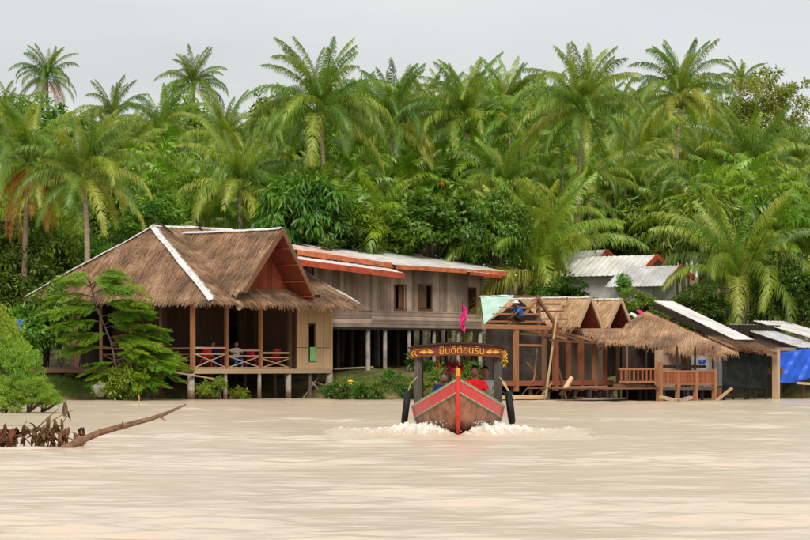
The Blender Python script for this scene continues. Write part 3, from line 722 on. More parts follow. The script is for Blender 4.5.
# woven back wall with a dark doorway
tw_ = 2.2
planks_v(C, tw_, C.s(486, tw_), C.s(500, tw_), cz, bmz + .1, 'wood_greydark', hC, .4, seed=21, name='wall_panel'); planks_v(C, tw_, C.s(500, tw_), C.s(541, tw_), cz, bmz + .1, 'wood_greydark', hC, .45, seed=22, name='wall_panel')  # darker wood on this stretch puts the wall's shade into its colour
planks_v(C, tw_, C.s(553, tw_), C.s(604, tw_), cz, bmz + .1, 'wood_woven', hC, .8, seed=23, name='wall_panel')
planks_v(C, 4.6, C.s(491, 4.6), C.s(640, 4.6), .1, bmz + .2, 'wood_dark', hC, 1.2, seed=24)  # back wall run on in near-black so the gap beside it looks shaded
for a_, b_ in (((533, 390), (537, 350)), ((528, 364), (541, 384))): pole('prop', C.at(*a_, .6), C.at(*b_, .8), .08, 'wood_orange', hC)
planks_v(C, 3.0, C.s(491, 3), C.s(628, 3), .0, cz - .06, 'wood_dark', hC, 1.0, seed=26)  # near-black boards imitate the shade below the floor
# bare rafters over the front
for i, (x0, y0, x1, y1) in enumerate(((521, 328, 567, 339), (536, 327, 582, 341), (552, 329, 598, 342), (566, 329, 612, 344), (579, 330, 625, 345))):
    bar('rafter', C.at(x0, y0, 1.0), C.at(x1, y1, -.5), .09, .1, 'wood_brown' if i % 2 else 'wood_orange', hC)
bar('purlin', C.at(521, 334, -.1), C.at(575, 338, -.1), .07, .08, 'wood_brown', hC); bar('purlin', C.at(550, 340, -.5), C.at(628, 345.5, -.5), .08, .09, 'wood_brown', hC)
def gable(fr, parent, apex_px, apex_py, lf, rf, t, length, mat, straw_seed=None, sheet_mat=None, barge='wood_tan', back_mat='wood_gable', right_slope=True, thick=.07):
    """steep gable facing the river; its ridge runs back along t"""
    P = fr.at(apex_px, apex_py, t); Lf = fr.at(lf[0], lf[1], t); Rf = fr.at(rf[0], rf[1], t); bk = fr.n * length
    sides = [(P, Lf)] + ([(P, Rf)] if right_slope else [])
    for a_, f_ in sides:
        m_ = MB(); m_.slab((a_, f_, f_ + bk, a_ + bk), thick); m_.build('gable_slope', mat, parent)
    if straw_seed: straw('gable_straw', [(P, Lf, Lf + bk, P + bk)], mat, parent, seed=straw_seed, per_m2=130, length=(.25, .5))
    for f_ in (Lf, Rf): bar('barge_board', P - fr.n * .05, f_ - fr.n * .05, .05, .15, barge, parent)
    return P, Lf, Rf, bk
P1, L1, R1, bk1 = gable(C, hC, 590, 297, (577, 327), (601, 327), -.1, 4.9, 'thatch_new', 31)
P2, L2, R2, bk2 = gable(C, hC, 620, 299, (607, 328), (632, 329), -.1, 2.6, 'thatch_new', 32)
for P_, L_f, R_f, sd in ((P1, L1, R1, 1), (P2, L2, R2, 2)):
    off = C.n * 1.1; b0 = L_f + off; b1 = R_f + off
    for k in range(7):
        f = (k + .5) / 7; base = b0.lerp(b1, f); top = P_ + off
        h = (1 - abs(f - .5) * 2) * (P_.z - base.z)
        bar('gable_board', base, base + Vector((0, 0, max(.05, h))), .2, .03, 'wood_gable', hC, up=-C.n)
    dn_ = Vector((0, 0, -.12)); m_ = MB(); m_.slab((P_ + dn_, R_f + dn_, R_f + dn_ + C.n * 1.4, P_ + dn_ + C.n * 1.4), .02); m_.slab((P_ + dn_, P_ + dn_ + C.n * 1.4, L_f + dn_ + C.n * 1.4, L_f + dn_), .02); m_.build('gable_lining', 'wood_gable', hC)
    m_ = MB(); c0 = L_f + C.n * .3 + C.u * .06; m_.slab((c0, c0 + C.u * .62, c0 + C.u * .28 + Vector((0, 0, .5))), .03, up=1); m_.build('gable_infill', 'wall_light', hC)
cap_strip(P1 + bk1, P1, .1, hC, z=.03); cap_strip(P2 + bk2, P2, .1, hC, z=.03)
# unfinished gable: green sheet on one slope, open battens on the other
G0, GL, GR = C.at(514, 295.5, .2), C.at(484, 324, .2), C.at(549, 326, .2)
bk = C.n * 1.75
mq = MB(); mq.slab((GL, G0, G0 + bk), .03); mq.build('green_sheet', 'sheet_green', hC)
cap_strip(G0 + bk, G0, .09, hC, z=.02)
for y_, x0, x1 in ((307.5, 500, 548), (314, 493, 541), (321.5, 487, 545)):
    bar('batten', C.at(x0, y_, .25), C.at(x1, y_ + .3, .25), .06, .08, 'wood_orange', hC)
bar('ridge_pole', C.at(483, 295.8, 4), C.at(590, 297.5, 1.2), .08, .08, 'wood_brown', hC)
bar('king_post', C.at(538.5, 326, .3), C.at(538.5, 297, .3), .13, .13, 'wood_brown', hC)
bar('truss_rafter', C.at(538, 298, .2), C.at(556.5, 327, .2), .09, .12, 'wood_brown', hC); bar('truss_rafter', C.at(538, 299, .3), C.at(514, 325, .3), .08, .1, 'wood_orange', hC)
for y_ in (304, 311, 319): bar('batten', C.at(536, y_, .4), C.at(560 + (y_ - 304) * .5, y_ + .2, .4), .05, .06, 'wood_brown', hC)
mq = MB(); mq.slab((C.at(486, 324, 1.4), C.at(548, 326, 1.4), C.at(520, 300, 1.4)), .04, up=1); mq.build('shade_sheet', 'wood_dark', hC)  # near-black triangle stands in for the dark roof space behind the open gable
rr = random.Random(88)
for k in range(16):
    px = rr.uniform(505, 616); a_ = C.at(px, rr.uniform(396, 402), rr.uniform(-.3, 1.2)); pole('stray_stick', a_, a_ + Vector((rr.uniform(-.7, .7), rr.uniform(-.2, .3), rr.uniform(.1, .75))), rr.uniform(.04, .09), rr.choice(('wood_tan', 'wood_brown', 'wood_grey')), hC)
# leaning poles, planks and clutter in front
pole('leaning_pole', C.at(545, 402, -.7), C.at(556, 320, -.2), .1, 'bamboo', hC); pole('leaning_pole', C.at(566, 398, -.4), C.at(557, 362, .2), .09, 'wood_brown', hC)
tag(bar('plank', W(490, 397.5, 117), W(541, 397, 118.5), .5, .16, 'wood_pale', None), 'long pale yellow plank lying at the waterline behind the boat', 'plank')
tag(pole('driftwood_stub', W(562, 394, 116.8), W(572, 377, 117.5), .2, 'wood_pale', None), 'stubby pale log propped against the unfinished house floor', 'log')
tag(pole('bamboo_pole', W(499, 378, 117), W(514, 398, 116.5), .08, 'bamboo', None), 'thin bamboo pole leaning down towards the pale plank', 'pole')

# ------------------------------------------------------------------ thatched house with the red railing
D2 = Frame(657, 115.6)
hD = thing('low_thatched_house', 'low thatched river house with red brown balcony railing', 'house', D2(1.5, 2, 0))
dz = D2.z(388, 0)
r0, r1 = D2.at(612, 343.5, -.45), D2.at(736, 352.5, -1.2)
# slope corners: front eave, then back along t
f0, f1 = D2.at(646, 347.5, -.9), D2.at(738, 353.0, -.9)
bk0 = D2.n * 4.6 + Vector((0, 0, D2.z(311.5, D2.s(656, 3.7), 3.7) - f1.z))
b1_ = f1 + bk0; b0_ = on_plane(633, 322, f0, f1 - f0, bk0)
f0 = C.at(606, 342.5, -1.0); pa_, pb_ = f1 - f0, b1_ - f0
rpoly = [f0, f1, b1_, on_plane(634, 318, f0, pa_, pb_), on_plane(632, 328.5, f0, pa_, pb_), on_plane(574, 328.5, f0, pa_, pb_)]
m_ = MB(); m_.slab(rpoly, .11); m_.build('roof', 'thatch', hD)
sk_ = [on_plane(x_, y_, f0 + Vector((0, 0, .07)), pa_, pb_) for x_, y_ in ((664, 350.5), (727, 356.5), (713, 347), (646, 343.5))]; sf0, sf1 = sk_[0], sk_[1]
m_ = MB(); m_.slab(sk_, .07); m_.build('eave_skirt', 'thatch_old', hD)
straw('roof_straw', [(rpoly[0], rpoly[1], rpoly[2], rpoly[3]), (rpoly[0], rpoly[3], rpoly[4], rpoly[5])], 'thatch', hD, seed=41, per_m2=280, length=(.18, .4), lift=.03, width=.016, fringe=[(f0, f1, Vector((0, -1, 0))), (f1, b1_, D2.u), (rpoly[5], f0, -C.u)], fringe_len=.2)
straw('skirt_straw', [tuple(sk_)], 'thatch_old', hD, seed=42, per_m2=200, fringe=[(sf0, sf1, Vector((0, -1, 0)))], fringe_len=.16)
m_ = MB(); back = b1_ + D2.n * 2.5 + Vector((0, 0, -1.6)); m_.slab((rpoly[3], b1_, back), .1); m_.build('roof_back', 'thatch_old', hD)
s0, s1 = D2.s(612), D2.s(715)
floor_boards(D2, D2.s(612, .3), s1, .02, 4.5, dz, 'wood_brown', hD, 9)
bar('edge_beam', D2.at(614, 385.5, .6), D2.at(656, 386.5, .6), .07, .12, 'wood_brown', hD)
bar('edge_beam', D2.at(656, 388.5, -.03), D2.at(716, 388.5, -.03), .07, .12, 'wood_greydark', hD)
for px, wd, top in ((659, .22, 362), (677, .16, 370), (695, .16, 370), (714, .17, 369)):
    s = D2.s(px); bar('railing_post', D2(s, -.02, -.5), D2(s, -.02, D2.z(top, s)), wd, wd * .8, 'wood_orange', hD)
for px, t_ in ((677, .1), (695, .12), (713, .14), (646, .6), (627, 1.2)):
    s = D2.s(px, t_); pole('post', D2(s, t_, -.4), D2(s, t_, f1.z + .12 + .1 * t_), .1, 'wood_dark' if px != 627 else 'wood_brown', hD)
def balusters(fr, p0, p1, z0, z1, mat, parent, n, fancy=True):
    up = Vector((0, 0, 1))
    bar('rail', p0 + up * z1, p1 + up * z1, .08, .08, 'wood_orange', parent); bar('rail', p0 + up * z0, p1 + up * z0, .08, .09, 'wood_orange', parent)
    for i in range(n):
        q = p0.lerp(p1, (i + .5) / n); pole('baluster', q + up * z0, q + up * z1, .085, mat, parent)
for a_, b_ in ((660, 677), (678, 695), (696, 713)):
    pa, pb = D2(D2.s(a_), -.02, 0), D2(D2.s(b_), -.02, 0); balusters(D2, pa, pb, D2.z(384, D2.s(a_)), D2.z(371.5, D2.s(a_)), 'wood_red', hD, 12)
pa, pb = D2(D2.s(619, .6), .6, 0), D2(D2.s(657, .1), .1, 0)
balusters(D2, pa, pb, D2.z(382, 0), D2.z(369, 0), 'wood_red', hD, 9)
planks_v(D2, 2.0, D2.s(655, 2), D2.s(681, 2), dz, f1.z + .12, 'wall_pink', hD, 1.5, seed=43, name='wall_panel'); planks_v(D2, 2.0, D2.s(691, 2), D2.s(722, 2), dz, f1.z + .12, 'wall_light', hD, .24, seed=44, name='wall_panel')
planks_v(D2, 2.1, D2.s(681, 2), D2.s(691, 2), dz, f1.z + .12, 'wood_brown', hD, .6, seed=45)
planks_v(D2, 3.4, D2.s(622, 3.4), D2.s(690, 3.4), 0.1, f1.z + .3, 'wood_dark', hD, 1, seed=46)  # near-black wall added so that the gap reads as deep shade
planks_v(D2, 3.0, D2.s(628, 3), D2.s(712, 3), .0, dz - .06, 'wood_dark', hD, 1.0, seed=47)  # dark boards painted as the shade underneath the balcony floor
bar('table_rail', D2.at(661, 366.5, .6), D2.at(703, 366.5, .6), .3, .12, 'wood_dark', hD)
for px in (664, 684, 702, 720): s = D2.s(px, .6); pole('pile', D2(s, .6, -.4), D2(s, .6, dz), .14, 'wood_greydark', hD)
for px in (640, 652, 668, 688): s = D2.s(px, 2); pole('pile', D2(s, 2, -.4), D2(s, 2, dz), .13, 'wood_greydark', hD)
bar('brace', D2.at(716, 401, -.3), D2.at(732, 388, -.3), .08, .1, 'wood_tan', hD); bar('brace', D2.at(719, 388, -.1), D2.at(719, 402, -.1), .22, .1, 'wood_brown', hD)
tag(bar('board', W(661, 397, 114.9), W(676, 400.5, 114.5), .35, .1, 'wood_tan', None), 'short tan board floating under the red balcony', 'board')
tag(bar('board', W(678, 400.8, 114.7), W(691, 397.5, 114.9), .3, .12, 'wood_grey', None), 'short grey board tilted on the water under the red balcony', 'board')
# blue basin, bundle on the roof
bp = D2.at(702, 364.5, .6); m_ = MB(); m_.tube([bp + Vector((0, 0, z)) for z in (0, .05, .2, .2, .06)], [.1, .13, .17, .15, .1], 12); tag(m_.build('basin', 'tarp_blue', None, True), 'small blue basin on the dark ledge behind the red railing', 'basin')
bp = D2.at(645, 315.2, 3.9)
bd = thing('cloth_bundle', 'pink and grey bundle of cloth lying on the thatched ridge', 'cloth', bp)
for i, (dx, dz_, mt) in enumerate(((-.45, .0, 'cloth_white'), (-.1, .12, 'cloth_pink'), (.25, .02, 'cloth_navy'), (.5, -.12, 'cloth_red'))):
    m_ = MB(); m_.tube([bp + Vector((dx + k * .13 - .26, 0, dz_ + .1 * math.sin(k * 1.2 + i) - .04 * k)) for k in range(6)], [.02, .07, .09, .08, .07, .02], 9); m_.build('cloth_fold', mt, bd, True)

# ------------------------------------------------------------------ shed with the white sheet roof and black netting
E = Frame(740, 121.5)
hE = thing('netted_shed', 'dark shed with white metal sheet roof and black net wall', 'shed', E(1, 2, 0))
eR_, eL_ = E.at(754, 337.5, -.6), E.at(735, 341.5, -.6)
eL_.z = eR_.z = (eR_.z + eL_.z) / 2
bkE = E.n * 4.1; tp = E.at(661, 301, 3.5); bkE = bkE + Vector((0, 0, tp.z - eL_.z))
ribbed('roof_sheet', eL_, eR_, eR_ + bkE, eL_ + bkE, 'metal_white', hE, 9, .02)
bar('verge_board', eL_ + Vector((0, 0, -.2)) - E.u * .03, eL_ + bkE + Vector((0, 0, -.2)) - E.u * .03, .05, .24, 'wood_dark', hE)
x0, x1 = E.at(738, 341, -.55), E.at(752, 338.8, -.55); y0_, y1_ = E.at(758, 353.5, -1.5), E.at(779, 351, -1.5)
ew0, ew1 = E.at(733, 346, -1.35), E.at(777, 353, -1.35); ewb = E.n * 1.2 + Vector((0, 0, .42))
m_ = MB(); m_.slab((ew0, ew1, ew1 + ewb, ew0 + ewb), .08); m_.build('thatch_awning', 'thatch_old', hE)
straw('awning_straw', [(ew0, ew1, ew1 + ewb, ew0 + ewb)], 'thatch_old', hE, seed=51, per_m2=200, fringe=[(ew0, ew1, -E.n)], fringe_len=.22)
nt0, nt1 = E.at(721, 351, -.9), E.at(767, 352, -.9); nb0, nb1 = E.at(723, 387, -.9), E.at(767, 391, -.9)
cloth('net_wall', wave_fn(nt0, nt1, nb0, nb1, .03, 14, out=-E.n), 40, 14, 'net_black', hE)
planks_v(E, 1.8, E.s(710, 1.8), E.s(780, 1.8), .2, 3.2, 'wood_dark', hE, 1, seed=52)
for px in (724, 745, 766): s = E.s(px, -.8); pole('post', E(s, -.8, -.4), E(s, -.8, nt0.z + .1), .12, 'wood_dark', hE)
for px in (733, 755, 748): s = E.s(px, 0); pole('pile', E(s, 0, -.4), E(s, 0, 1.0), .13, 'wood_greydark', hE)
s = E.s(776, -1.1); bar('corner_post', E(s, -1.1, -.4), E(s, -1.1, E.z(350, s, -1.1)), .26, .2, 'wood_tan', hE)
bar('shelf', E.at(766, 371, -.6), E.at(777, 371, -.6), .6, .3, 'wood_brown', hE)

# ------------------------------------------------------------------ shed with the blue tarpaulin
F_ = Frame(790, 124.0)
hF = thing('tarpaulin_shed', 'grey plank shed with metal roof sheets and blue tarpaulin side', 'shed', F_(1, 2, 0))
g0, g1 = F_.at(800, 347.5, -.5), F_.at(829, 351.5, -.5); g1.z = g0.z
bkF = F_.n * 3.6; tpF = F_.at(757, 326.5, 2.9); bkF = bkF + Vector((0, 0, tpF.z - g0.z + .08))
ribbed('roof_sheet', g0, g1, g1 + bkF, g0 + bkF, 'metal_grey', hF, 9, .02)
h0 = g0 + F_.u * 1.9 + Vector((0, 0, .18)); h1 = h0 + F_.u * 2.6
ribbed('roof_sheet', h0 - F_.n * .4, h1 - F_.n * .4, h1 + bkF, h0 + bkF, 'metal_white', hF, 9, .02)
bar('verge_board', g0 + Vector((0, 0, -.1)) - F_.u * .03, g0 + bkF + Vector((0, 0, -.1)) - F_.u * .03, .05, .14, 'wood_dark', hF)
sdF = Turned(F_, F_.s(800, -.5) + .25)
zt_ = g0.z - .1
planks_v(sdF, 0, -.3, 3.0, zt_ - .25, lambda a: zt_ + (bkF.z) * (a + .5) / 3.6 - .05, 'wood_grey', hF, .3, seed=53)
bar('ledge', F_.at(776, 349, -.3), F_.at(800, 349.5, -.3), .12, .14, 'wood_grey', hF)
tq = [W(778, 353, 122.6), W(828, 346, 124.0), W(779, 383, 122.6), W(828, 377, 124.0)]
def tarp_fn(a, b):
    q = tq[0].lerp(tq[1], a).lerp(tq[2].lerp(tq[3], a), b); sag = .12 * math.sin(a * 3.1 * 2) * b
    return q + Vector((0, -.06 * math.sin(a * 17 + b * 6) - .05 * math.sin(a * 7 - b * 9) - .03 * math.sin(a * 31 + b * 13), -sag * .6))
tag(cloth('tarpaulin', tarp_fn, 44, 20, 'tarp_blue'), 'bright blue tarpaulin hung over the side of the grey shed', 'tarpaulin')
for px in (803, 826, 780): pole('post', W(px, 401, 124.3), W(px, 350, 124.3), .15 if px != 780 else .1, 'wood_brown', hF)
bar('rail', W(797, 383, 122.9), W(812, 384, 123.2), .1, .1, 'wood_tan', hF)
planks_v(F_, 2.4, F_.s(770, 2.4), F_.s(832, 2.4), 0.2, zt_ + .3, 'wood_dark', hF, 1, seed=54)

# ------------------------------------------------------------------ white-roofed houses among the trees
def far_house(px, py, lf, rf, Y, ln, lab, mat, wall, base_py):
    fr = Frame(px, Y); h = thing('far_house', lab, 'house', fr(0, 2, float(gz(*fr(0, 2).xy))), 'white roofed houses behind the grove edge')
    P = fr.at(px, py, 0); Lf = fr.at(*lf, 0); Rf = fr.at(*rf, 0); bk = fr.n * ln
    ribbed('roof_sheet', Lf, Lf + bk, P + bk, P, mat, h, 14, .03); ribbed('roof_sheet', Rf, Rf + bk, P + bk, P, mat, h, 8, .03)
    for f_ in (Lf, Rf): bar('barge_board', P - fr.n * .06 + Vector((0, 0, -.06)), f_ - fr.n * .06 + Vector((0, 0, -.06)), .06, .24, 'fascia_red', h)
    zb = zat(base_py, Y)
    m_ = MB(); off = fr.n * .9; a_ = Lf + off + fr.u * .5; b_ = Rf + off - fr.u * .3; a0 = a_.copy(); b0 = b_.copy(); a0.z = b0.z = zb
    zz = lambda p_, f_: P.z - (P.z - f_.z) * min(1, ((p_ - P - off).length) / ((f_ - P).length)) - .15
    a_.z = a_.z + .2; m_.slab((a0, b0, b_, P + off - Vector((0, 0, .12)), a_), .1, up=1); m_.build('gable_wall', wall, h)
    m_ = MB(); c_ = a_ - Vector((0, 0, .15)); m_.slab((a0, c_, c_ + bk - fr.n * 1.2, a0 + bk - fr.n * 1.2), .1, up=1); m_.build('side_wall', wall, h)
    return h
far_house(680, 265.5, (663, 286), (693, 277), 133, 3.3, 'house with grey metal roof and red gable edge, lower of two behind the thatch', 'metal_grey', 'wall_light', 308)
far_house(656, 255, (638, 275), (668, 265), 135.5, 4.6, 'house with white metal roof and red gable edge, higher of two behind the thatch', 'metal_white', 'wall_light', 308)
far_house(606, 250, (586, 279), (618, 262), 139, 3.1, 'small white metal roof half hidden behind the tall palm fronds', 'metal_white', 'wall_light', 300)

# ------------------------------------------------------------------ landing deck beside the thatched house
dk = thing('landing_deck', 'low plank landing deck in shade beside the thatched house', 'deck', W(80, 385, 121.5))
for i in range(5):
    bar('plank', W(14, 368.5, 121.5 + i * .5), W(150, 368.5, 121.5 + i * .5), .46, .1, 'wood_greydark', dk)
bar('edge_beam', W(14, 371, 121.2), W(150, 371, 121.2), .08, .16, 'wood_brown', dk)
for px in (18, 40, 62, 84, 106, 128, 148): pole('pile', W(px, 399, 121.9), W(px, 370, 121.9), .16, 'wood_dark', dk)
planks_v(Frame(14, 124.5, 0), 0, 0, 5.6, .2, 1.2, 'wood_dark', dk, .9, seed=71)  # near-black boards stand in for the shade beneath the deck
hung('blue_cloth', 15, 319, 22, 331, 120, 'tarp_blue', 'small bright blue cloth hanging among the bushes by the deck')
rk = W(101, 389, 117.5); m_ = MB(); bm = bmesh.new(); bmesh.ops.create_icosphere(bm, subdivisions=3, radius=.3)
for v in bm.verts: v.co *= 1 + .16 * math.sin(v.co.x * 11 + 2) * math.sin(v.co.y * 9) + .1 * math.sin(v.co.z * 17)
me = bpy.data.meshes.new('boulder'); bm.to_mesh(me); bm.free(); me.materials.append(M('rock')); me.polygons.foreach_set('use_smooth', [True] * len(me.polygons))
tag(put('boulder', me, None, Matrix.Translation(rk)), 'round grey boulder on the grassy bank below the deck', 'boulder')
# stake in the river, yellow lantern house
st = thing('river_stake', 'thin orange tipped stake standing in the river near the bank', 'stake', W(139, 412, 90))
pole('stake_pole', W(139, 414, 90), W(139.3, 398, 90), .03, 'wood_tan', st); m_ = MB(); m_.tube([W(139.3, 398.5, 90), W(138.6, 394.5, 90)], [.03, .02], 7); m_.build('stake_tip', 'fascia_orange', st)
yl = thing('lantern_house', 'tiny yellow roofed lantern on a post among the riverside plants', 'lantern', W(350.5, 398, 120.2))
q = W(350.5, 384, 120.2); pole('lantern_post', W(350.5, 399, 120.2), q, .04, 'wood_dark', yl)
m_ = MB(); m_.box(q + Vector((-.06, -.06, 0)), q + Vector((.06, .06, .1))); m_.build('lantern_box', 'yellow', yl)
m_ = MB(); ap = q + Vector((0, 0, .22)); cs = [q + Vector((x, y, .1)) for x, y in ((-.13, -.13), (.13, -.13), (.13, .13), (-.13, .13))]; m_.add(cs + [ap], [(0, 1, 4), (1, 2, 4), (2, 3, 4), (3, 0, 4), (3, 2, 1, 0)]); m_.build('lantern_roof', 'yellow', yl)

# ------------------------------------------------------------------ people
def skin_body(name, J, E, rad, mat, parent, Mw, sub=2):
    names = list(J); me = bpy.data.meshes.new(name)
    me.from_pydata([J[k] for k in names], [(names.index(a), names.index(b)) for a, b in E], []); me.update()
    ob = bpy.data.objects.new(name, me); col.objects.link(ob)
    md = ob.modifiers.new('skin', 'SKIN'); md.use_smooth_shade = True
    sv = me.skin_vertices[0].data
    for i, k in enumerate(names): r_ = rad[k]; sv[i].radius = (r_, r_) if not isinstance(r_, tuple) else r_; sv[i].use_root = (i == 0)
    ob.modifiers.new('sub', 'SUBSURF').levels = sub; ob.modifiers['sub'].render_levels = sub
    dg = bpy.context.evaluated_depsgraph_get(); dg.update()
    nm = bpy.data.meshes.new_from_object(ob.evaluated_get(dg)); bpy.data.objects.remove(ob)
    nm.materials.clear(); nm.materials.append(M(mat)); nm.polygons.foreach_set('use_smooth', [True] * len(nm.polygons))
    return put(name, nm, parent, Mw)
def lerp3(a, b, f): return tuple(a[i] + (b[i] - a[i]) * f for i in range(3))
def blob(name, c, r, mat, parent, Mw, fn=None, sub=3):
    bm = bmesh.new(); bmesh.ops.create_icosphere(bm, subdivisions=sub, radius=1)
    for v in bm.verts:
        k = fn(v.co) if fn else 1
        v.co = Vector((v.co.x * r[0] * k, v.co.y * r[1] * k, v.co.z * r[2] * k)) + Vector(c)
    me = bpy.data.meshes.new(name); bm.to_mesh(me); bm.free(); me.materials.append(M(mat)); me.polygons.foreach_set('use_smooth', [True] * len(me.polygons))
    return put(name, me, parent, Mw)
def person(label, loc, facing, P, shirt, trousers, skin='skin', hat=None, scale=1.0, hairs='hair', head_turn=0.0):
    """seated figure. P: hip-relative joints (x right, y forward, z up): knees, ankles, elbows, wrists, neck, head"""
    root = thing('person', label, 'person', loc); Mw = Matrix.Translation(Vector(loc)) @ Matrix.Rotation(facing, 4, 'Z') @ Matrix.Scale(scale, 4)
    nk, hd = P['neck'], P['head']; ch = lerp3((0, 0, .05), nk, .72); sh = .175
    J = {'pelvis': (0, 0, .06), 'waist': lerp3((0, 0, .05), nk, .38), 'chest': ch, 'neck': nk, 'neck2': lerp3(nk, hd, .5), 'head': hd, 'crown': (hd[0], hd[1] - .01, hd[2] + .07)}
    E = [('pelvis', 'waist'), ('waist', 'chest'), ('chest', 'neck'), ('neck', 'neck2'), ('neck2', 'head'), ('head', 'crown')]
    rd = {'pelvis': (.15, .12), 'waist': (.125, .1), 'chest': (.15, .11), 'neck': .075, 'neck2': .052, 'head': (.078, .09), 'crown': (.07, .08)}
    for s_, c_ in ((-1, 'l'), (1, 'r')):
        J['sh' + c_] = (ch[0] + s_ * sh, ch[1], ch[2] + .06); J['el' + c_] = P['el' + c_]; J['wr' + c_] = P['wr' + c_]
        J['hp' + c_] = (s_ * .1, .02, 0); J['kn' + c_] = P['kn' + c_]; J['an' + c_] = P['an' + c_]; J['to' + c_] = (P['an' + c_][0], P['an' + c_][1] + .15, P['an' + c_][2] - .05)
        rd.update({'sh' + c_: .062, 'el' + c_: .042, 'wr' + c_: .03, 'hp' + c_: .1, 'kn' + c_: .062, 'an' + c_: .042, 'to' + c_: .03})
        E += [('chest', 'sh' + c_), ('sh' + c_, 'el' + c_), ('el' + c_, 'wr' + c_), ('pelvis', 'hp' + c_), ('hp' + c_, 'kn' + c_), ('kn' + c_, 'an' + c_), ('an' + c_, 'to' + c_)]
        a = Vector(P['el' + c_]); b = Vector(P['wr' + c_]); d = (b - a).normalized(); sd = d.cross(Vector((0, 0, 1)))
        sd = sd.normalized() if sd.length > .1 else Vector((1, 0, 0)); dn = d.cross(sd)
        J['pm' + c_] = tuple(b + d * .055); rd['pm' + c_] = (.034, .018); E.append(('wr' + c_, 'pm' + c_))
        for fi, (off, ln) in enumerate(((-.028, .055), (-.01, .072), (.009, .068), (.027, .05))):
            k1, k2 = f'f{fi}a{c_}', f'f{fi}b{c_}'; J[k1] = tuple(b + d * (.07 + ln * .5) + sd * off); J[k2] = tuple(b + d * (.07 + ln * .85) + sd * off - dn * .025)
            rd[k1] = .009; rd[k2] = .007; E += [('pm' + c_, k1), (k1, k2)]
        k1 = 'th' + c_; J[k1] = tuple(b + d * .06 + sd * -.055 * s_); rd[k1] = .01; E.append(('wr' + c_, k1))
    body = skin_body('body', J, E, rd, skin, root, Mw)
    # clothing follows the same limbs, a little wider
    SJ = {k: J[k] for k in ('waist', 'pelvis', 'chest', 'neck', 'shl', 'shr')}; SE = [('waist', 'pelvis'), ('waist', 'chest'), ('chest', 'neck'), ('chest', 'shl'), ('chest', 'shr')]
    SR = {'waist': (.145, .12), 'pelvis': (.165, .135), 'chest': (.168, .128), 'neck': .082, 'shl': .075, 'shr': .075}
    for c_ in 'lr': SJ['sv' + c_] = lerp3(J['sh' + c_], J['el' + c_], .85); SR['sv' + c_] = .06; SE.append(('sh' + c_, 'sv' + c_))
    skin_body('shirt', SJ, SE, SR, shirt, root, Mw)
    TJ = {'pelvis': J['pelvis']}; TR = {'pelvis': (.168, .14)}; TE = []
    for c_ in 'lr':
        TJ['hp' + c_] = J['hp' + c_]; TJ['kn' + c_] = J['kn' + c_]; TJ['cf' + c_] = lerp3(J['kn' + c_], J['an' + c_], .8)
        TR.update({'hp' + c_: .112, 'kn' + c_: .075, 'cf' + c_: .06}); TE += [('pelvis', 'hp' + c_), ('hp' + c_, 'kn' + c_), ('kn' + c_, 'cf' + c_)]
    skin_body('trousers', TJ, TE, TR, trousers, root, Mw)
    Hm = Mw @ Matrix.Translation(Vector(hd)) @ Matrix.Rotation(head_turn, 4, 'Z')
    fc = blob('face', (0, .012, -.005), (.078, .093, .112), skin, root, Hm, lambda v: 1 - .16 * max(0, -v.z) * (1 if v.y > -.2 else .6))
    blob('nose', (0, .105, -.012), (.014, .02, .024), skin, fc, Hm, sub=2)
    for s_ in (-1, 1):
        blob('eye', (s_ * .03, .093, .012), (.013, .008, .007), 'eye', fc, Hm, sub=2); blob('ear', (s_ * .08, -.005, -.005), (.012, .022, .032), skin, fc, Hm, sub=2)
    blob('mouth', (0, .094, -.055), (.024, .008, .008), 'lip', fc, Hm, sub=2)
    blob('hair', (0, -.012, .03), (.09, .102, .105), hairs, root, Hm, lambda v: 1 if (v.z > -.05 or v.y < -.1) and not (v.y > .55 and v.z < .45) else .8)
    if hat:
        hm = MB(); rr = [(.0, .15), (.05, .145), (.09, .11), (.105, .06), (.11, .055), (.185, .035), (.18, .03), (.1, .045)] if hat[0] == 'cap' else [(.0, .22), (.1, .15), (.25, .04), (.25, .03), (.1, .13), (.0, .2)]
        n_ = 16; vs_ = [((rr_[0]) * math.cos(6.2832 * k / n_), rr_[0] * math.sin(6.2832 * k / n_), rr_[1]) for rr_ in rr for k in range(n_)]
        hm.add(vs_, [(i * n_ + k, i * n_ + (k + 1) % n_, (i + 1) * n_ + (k + 1) % n_, (i + 1) * n_ + k) for i in range(len(rr) - 1) for k in range(n_)])
        put('hat', hm.mesh('hat', hat[1], True), root, Hm)
    return root
SIT = dict(neck=(0, .02, .5), head=(0, .05, .66), knl=(-.13, .42, .02), knr=(.13, .42, .02), anl=(-.13, .46, -.36), anr=(.13, .46, -.36),
           ell=(-.25, .1, .26), elr=(.25, .1, .26), wrl=(-.16, .32, .14), wrr=(.16, .32, .14))
# worker on the open roof frame: sits astride a batten, leaning forward
roofman = dict(SIT, neck=(0, .12, .46), head=(0, .2, .6), knl=(-.12, .36, .16), knr=(.12, .38, .06), anl=(-.12, .5, -.22), anr=(.12, .3, -.3),
               ell=(-.24, .3, .22), elr=(.24, .3, .2), wrl=(-.12, .46, .06), wrr=(.14, .48, .02))
person('person in blue shirt and white cap working on the bare roof frame', C.at(520.5, 318.5, .02), R(112), roofman, 'cloth_blue', 'wood_dark', 'skin_dark', ('cap', 'cloth_white'), 1.0)
